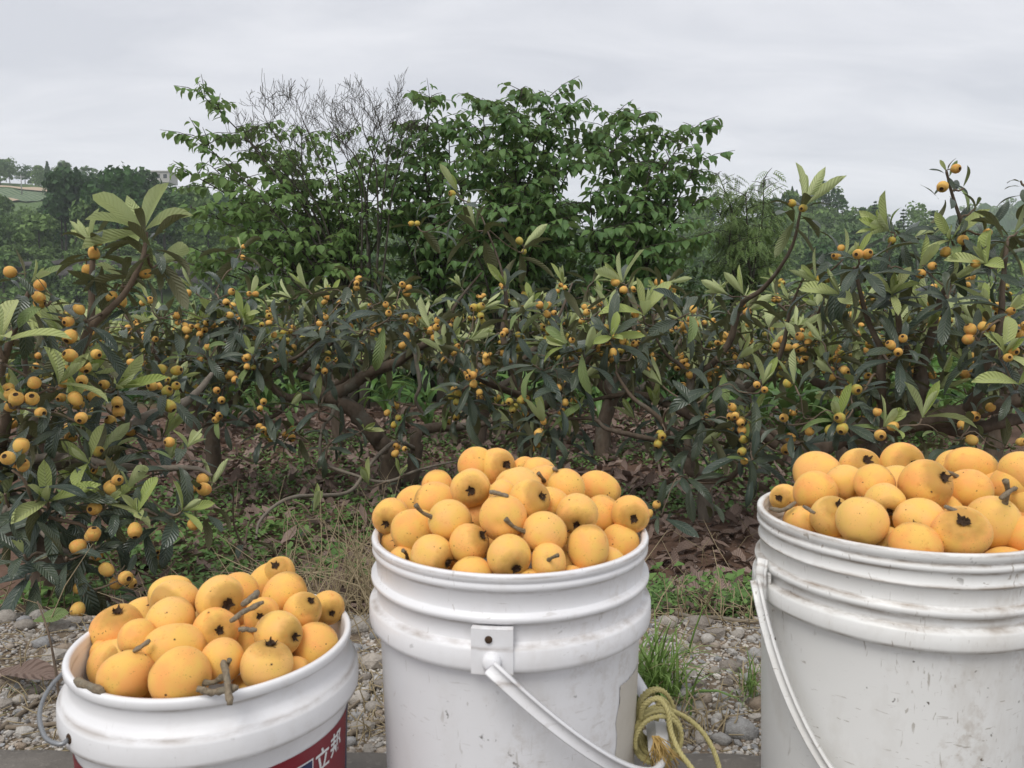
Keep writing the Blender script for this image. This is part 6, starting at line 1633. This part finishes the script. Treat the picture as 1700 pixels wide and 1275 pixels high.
A(512, 190, 42, 'loquat glimpsed under the yellow one at the top left of the right heap', back=0.02)
A(880, 305, 48, 'loquat in the gap right of the speckled oval one, right bucket', back=0.015)
A(1090, 448, 40, 'shaded loquat deep beside the front rim near the right edge, right bucket', back=0.01)
A(1320, 150, 78, 'loquat at the far back right of the right bucket, outside the picture edge', back=0.0)
A(1310, 300, 86, 'loquat on the right side of the right heap, outside the picture edge', back=0.0)
A(1420, 250, 80, 'loquat against the far right rim of the right bucket', back=0.0)
A(1330, 410, 80, 'loquat at the right front rim of the right bucket, outside the picture edge', back=0.0)
rh.build()

lh = Heap(LX, LY, LZ, 0.124, 0.060, 0, 900, 2.656, 'loquats heaped in the left bucket', 0.1265)
A = lh.add
A(455, 378, 113, 'heart-shaped loquat at the left of the left heap, notch and dark calyx on top', cal=(452, 290), el=0.95)
A(757, 236, 90, 'plain loquat at the back top of the left heap behind another', ax=(-0.8, 0.3), el=1.1)
A(778, 266, 98, 'oval loquat at the top left back, dark calyx to its lower left, left bucket', cal=(712, 277), el=1.16)
A(754, 346, 104, 'plain round loquat above the long oval one, left bucket', ax=(0.4, -0.6), el=1.04)
A(966, 250, 100, 'loquat at the top of the left heap with an open star-shaped calyx', cal=(1000, 278), el=1.08)
A(1042, 228, 58, 'loquat behind the star-calyx one, its stem stub above, left bucket', back=0.012)
A(1176, 186, 84, 'plain loquat at the upper right back of the left heap', ax=(0.6, -0.4), el=1.16)
A(1232, 132, 68, 'highest back loquat of the left heap, tiny dark mark on top', back=0.02, cal=(1214, 100))
A(1251, 236, 94, 'plain loquat right of the twig at the upper right, left bucket', ax=(0.6, -0.7), el=1.16)
A(1334, 302, 84, 'rosy loquat at the right with a small calyx near its top, left bucket', cal=(1372, 262), el=1.04)
A(1444, 290, 75, 'rightmost loquat of the left heap over the rim, large dark calyx', cal=(1463, 316), el=1.0)
A(1155, 325, 78, 'small loquat between twigs with a deep round calyx, left bucket', cal=(1146, 328), el=0.95)
A(950, 391, 98, 'pale loquat in the middle of the left heap, calyx pit facing forward', cal=(968, 394), el=0.95)
A(1230, 406, 101, 'loquat right of the middle with its calyx on the right side, left bucket', cal=(1298, 425), el=1.04)
A(1386, 460, 98, 'plain loquat at the right front rim of the left bucket', ax=(0.4, -0.8), el=1.08)
A(1176, 545, 114, 'large blotchy loquat at the right front of the left heap, calyx on top', cal=(1200, 446), el=1.0)
A(980, 521, 96, 'loquat at the front centre holding a forked twig, left bucket', stem=(996, 545), el=1.04)
A(775, 476, 116, 'long oval loquat lying sideways in the front middle of the left heap', ax=(0.95, 0.3), el=1.22)
A(796, 595, 130, 'big yellow loquat with a streaked scar beside the forked twig, left bucket', stem=(895, 640), el=1.0)
A(562, 596, 121, 'large plain orange loquat at the front left of the left heap', ax=(0.1, -0.7), el=0.95)
A(405, 541, 104, 'loquat at the left front with a dark hollow calyx on its right, left bucket', cal=(448, 562), el=1.16)
A(336, 482, 58, 'loquat inside the left rim behind another, left bucket', cal=(372, 480), back=0.006)
A(606, 420, 78, 'orange loquat in the shade under the round ones at left, left bucket', back=0.006)
A(635, 335, 44, 'loquat behind the gap next to the back rim, left bucket', back=0.04)
A(1090, 458, 56, 'loquat peeping between the middle and right front ones, left bucket', back=0.012)
A(1070, 385, 48, 'loquat in the shade below the twig crossing, left bucket', back=0.02)
A(1296, 588, 80, 'low loquat by the right front rim beneath others, left bucket', back=0.008)
A(528, 500, 70, 'small loquat low between the left loquats, left bucket', back=0.012)
lh.build()

# ------------------------------------------------------------------ loose twigs among the fruit
def zpt(h, x, y, near=0.0):
    px, py = h.zx + x / h.zs, h.zy + y / h.zs; d = ray(px, py); d = d / d.y; Y = h.c.y - h.R
    while Y < h.c.y + h.R:
        p = EYE + d * Y
        if p.z < h.surf(p.x, p.y) + 0.004 + near: break
        Y += 0.002
    return EYE + d * Y
def knobby(pts, r):
    P_ = smooth_path([(p, r) for p in pts], 4)
    return [(p + rv(r * 0.13), r * rnd.uniform(0.62, 0.78) * (1.16 if i % 4 == 2 else 1.0) * (0.8 if i in (0, len(P_) - 1) else 1.0)) for i, (p, _) in enumerate(P_)]
def loose_twig(h, pts, r, label, fork=None, near=0.0, Ys=None, grp='broken twigs among the loquats'):
    Q = [zpt(h, x, y, near) for x, y in pts] if not Ys else [at(h.zx + x / h.zs, h.zy + y / h.zs, Ys[0]) for x, y in pts]; b = Q[0]
    root = thing('twig', label, 'twig', b, grp)
    link('stick', tube_t(knobby([q - b for q in Q], r), 9, 0.09).mesh('stick', M_FSTEM), root)
    if fork:
        Q2 = [zpt(h, x, y, near) for x, y in fork] if not Ys else [at(h.zx + x / h.zs, h.zy + y / h.zs, Ys[1] + (Ys[2] - Ys[1]) * i / (len(fork) - 1)) for i, (x, y) in enumerate(fork)]
        link('fork', tube_t(knobby([q - b for q in Q2], r * 0.95), 9, 0.09).mesh('fork', M_FSTEM), root)
loose_twig(lh, [(335, 612), (390, 632), (452, 662)], 0.0048, 'thick grey twig stub at the left front rim of the left bucket', near=0.008)
loose_twig(lh, [(868, 648), (935, 662), (1000, 650), (1048, 640)], 0.0042, 'forked knobbly twig hanging over the front rim of the left bucket', fork=[(985, 525), (996, 580), (1006, 650), (1014, 718)], Ys=(0.626, 0.640, 0.611))
loose_twig(lh, [(590, 482), (625, 458), (662, 430)], 0.0030, 'short dark twig between the loquats at the left of the left heap', near=0.004)
loose_twig(lh, [(1070, 275), (1105, 250), (1140, 222)], 0.0042, 'grey twig rising between the top loquats of the left heap', near=0.010)
loose_twig(lh, [(1020, 348), (1080, 305), (1158, 266)], 0.0034, 'long thin twig slanting below the star-calyx loquat, left bucket', near=0.008)
loose_twig(lh, [(1052, 386), (1090, 385), (1132, 388)], 0.0032, 'short level twig in the middle of the left heap', near=0.010)
loose_twig(rh, [(228, 285), (275, 292), (325, 262)], 0.0036, 'pale bent twig inside the left rim of the right bucket', near=0.004)
loose_twig(rh, [(355, 278), (395, 302)], 0.0028, 'short twig stub in the left of the right heap', near=0.006)
loose_twig(rh, [(890, 275), (940, 295)], 0.0032, 'grey twig stub beside the big front loquat, right bucket', near=0.012)
loose_twig(rh, [(1105, 250), (1145, 215), (1185, 200)], 0.0036, 'brown fruit stalk slanting up at the right edge, right bucket', near=0.02)
loose_twig(mh, [(535, 222), (570, 228), (605, 240)], 0.0030, 'broken stalk lying above the central loquat, middle bucket', near=0.012)
loose_twig(mh, [(762, 122), (790, 140)], 0.0036, 'short stalk sticking out at the back of the middle heap', near=0.0)

# ------------------------------------------------------------------ yellow rope on the handle grip
def strands(path, r, name, root, mat, pitch=0.0115):
    """a three-strand twisted rope along a path of points"""
    n = len(path); items = []; L = [0.0]
    for i in range(1, n): L.append(L[-1] + (path[i] - path[i - 1]).length)
    T = [(path[min(i + 1, n - 1)] - path[max(i - 1, 0)]).normalized() for i in range(n)]
    up = T[0].orthogonal().normalized(); fr = []
    for i in range(n):
        up = (up - T[i] * up.dot(T[i])).normalized(); fr.append((up.copy(), T[i].cross(up)))
    for k in range(3):
        pts = []
        for i in range(n):
            a = 2 * math.pi * (L[i] / pitch + k / 3)
            pts.append((path[i] + fr[i][0] * (math.cos(a) * r * 0.52) + fr[i][1] * (math.sin(a) * r * 0.52), r * 0.56))
        items.append((tube_t(pts, 6), Matrix.Identity(4)))
    return link(name, join(name, items, mat), root)
def dense(pts, step=0.0022):
    P_ = smooth_path([(p, 1.0) for p in pts], 40); out = [P_[0][0]]
    for p, _ in P_:
        if (p - out[-1]).length > step: out.append(p)
    return out
gw = mid.location + GRIP
rope = thing('rope', 'twisted yellow rope wound round the grip of the middle bucket handle, ends trailing right', 'rope', gw)
RR = 0.0030
axis = e_mid = Vector((math.cos(EA), math.sin(EA), 0)); o1 = UPV; o2 = axis.cross(UPV)
coil = []
for i in range(330):
    f = i / 329; a = 2 * math.pi * 8.3 * f
    rad = 0.0185 + 0.004 * math.sin(f * 9) + 0.004 * (f > 0.5)
    coil.append(axis * (-0.028 + 0.056 * f + 0.006 * math.sin(a)) + o1 * (math.cos(a) * rad * (1.35 + 0.3 * math.sin(f * 5))) + o2 * (math.sin(a) * rad) + Vector((0, 0, 0.010)))
strands(coil, RR, 'coil', rope, M_ROPE)
q = lambda px, py, dY=0.0: at(px, py, gw.y + dY) - gw
lp = dense([q(1062, 1205, -0.02), q(1068, 1172, -0.03), q(1092, 1160, -0.03), q(1108, 1180, -0.035), q(1114, 1215, -0.04), q(1128, 1248, -0.05), q(1148, 1275, -0.06), q(1170, 1310, -0.07)])
strands(lp, RR, 'tail', rope, M_ROPE)
lp = dense([q(1090, 1195, 0.0), q(1096, 1165, -0.01), q(1112, 1178, 0.0), q(1140, 1192, 0.01), q(1165, 1214, 0.01), q(1183, 1243, 0.005), q(1194, 1275, 0.0), q(1200, 1310, -0.01)])
strands(lp, RR, 'tail', rope, M_ROPE)
items = []
for _ in range(70):
    a = q(1088 + rnd.uniform(-6, 6), 1222, -0.045) ; b = q(rnd.gauss(1102, 16), rnd.uniform(1255, 1290), -0.045 + rnd.uniform(-.02, .02))
    items.append((tube_t([(a, 0.0007), (a.lerp(b, 0.5) + rv(0.004), 0.0006), (b, 0.0005)], 3), Matrix.Identity(4)))
link('frayed_end', join('frayed_end', items, M_FRAY), rope)

# ------------------------------------------------------------------ sticks and the curled leaf on the verge
def stick(pts, r, label, h=0.006, mat=None):
    Q = []
    for x, y, *dz in pts:
        p = on_z(x, y, -0.04); Q.append(Vector((p.x, max(p.y, 1.03), (hz(p.x, p.y) if p.y > 1.06 else 0.0) + h + (dz[0] if dz else 0))))
    b = Q[0]; o = link('stick', tube_t(smooth_path([(w - b, r * (1.0 - 0.4 * i / len(Q))) for i, w in enumerate(Q)], 6), 7, 0.12).mesh('stick', mat or M_DRY), None, b)
    tag(o, label, 'stick', 'dry sticks on the gravel')
stick([(1122, 996, 0.012), (1150, 1012, 0.01), (1190, 1020, 0.004), (1235, 1025, 0.004), (1285, 1027, 0.004)], 0.0055, 'long pale stick lying along the back of the gravel between the middle and right buckets')
stick([(-10, 1218), (20, 1190), (48, 1165), (62, 1150)], 0.0045, 'grey stick slanting up from the left edge of the concrete')
stick([(38, 1168), (70, 1152), (100, 1140), (130, 1130)], 0.0032, 'thin stick running behind the left bucket over the mossy gravel')
stick([(10, 1208), (50, 1205), (95, 1200), (130, 1196)], 0.0042, 'horizontal stick along the concrete edge left of the left bucket')
stick([(580, 1214), (605, 1200), (642, 1184)], 0.0045, 'short stick in the gap between the left and middle buckets')
stick([(560, 1180), (600, 1148), (640, 1118)], 0.0028, 'pale straw-like stalk slanting up between the left and middle buckets')
stick([(1080, 985, 0.01), (1110, 975, 0.02), (1150, 965, 0.01)], 0.007, 'brown fallen branch at the back of the gravel right of the middle bucket')
p = on_z(98, 1160, -0.04); a = at(62, 998, p.y + 0.02)
o = link('stalk', tube_t(smooth_path([(Vector((0, 0, 0)), 0.0022), (at(92, 1110, p.y) - p, 0.002), (at(80, 1050, p.y) - p, 0.0017), (a - p, 0.001)], 5), 6, 0.1).mesh('stalk', M_TWIG), None, p)
tag(o, 'thin brown upright stalk just left of the left bucket', 'plant stalk')
p = on_z(-10, 1105, -0.02)
CURL = leaf_t(8, 4, LQ, 0.5, 0.3, 0.6, 0.25, 0.16, seed=301, twist=0.5).mesh('curled_leaf', M_DEAD)
o = link('curled_leaf', CURL, None); o.matrix_world = frame(Vector((1, -0.25, 0.05)), UPV + Vector((0, -0.6, 0)), Vector((p.x, p.y, hz(p.x, p.y) + 0.02)), 0.15)
tag(o, 'large curled grey-brown dead leaf on the stones at the left edge', 'dead leaf')
p = on_z(55, 1030, -0.03)
o = link('green_leaf', FRESH_M[3], None); o.matrix_world = frame(Vector((1, 0.1, 0.15)), UPV + Vector((0, -0.7, 0)), Vector((p.x, p.y, hz(p.x, p.y) + 0.03)), 0.075, 0.13)
tag(o, 'single rounded green leaf lying on the stones left of the left bucket', 'leaf')
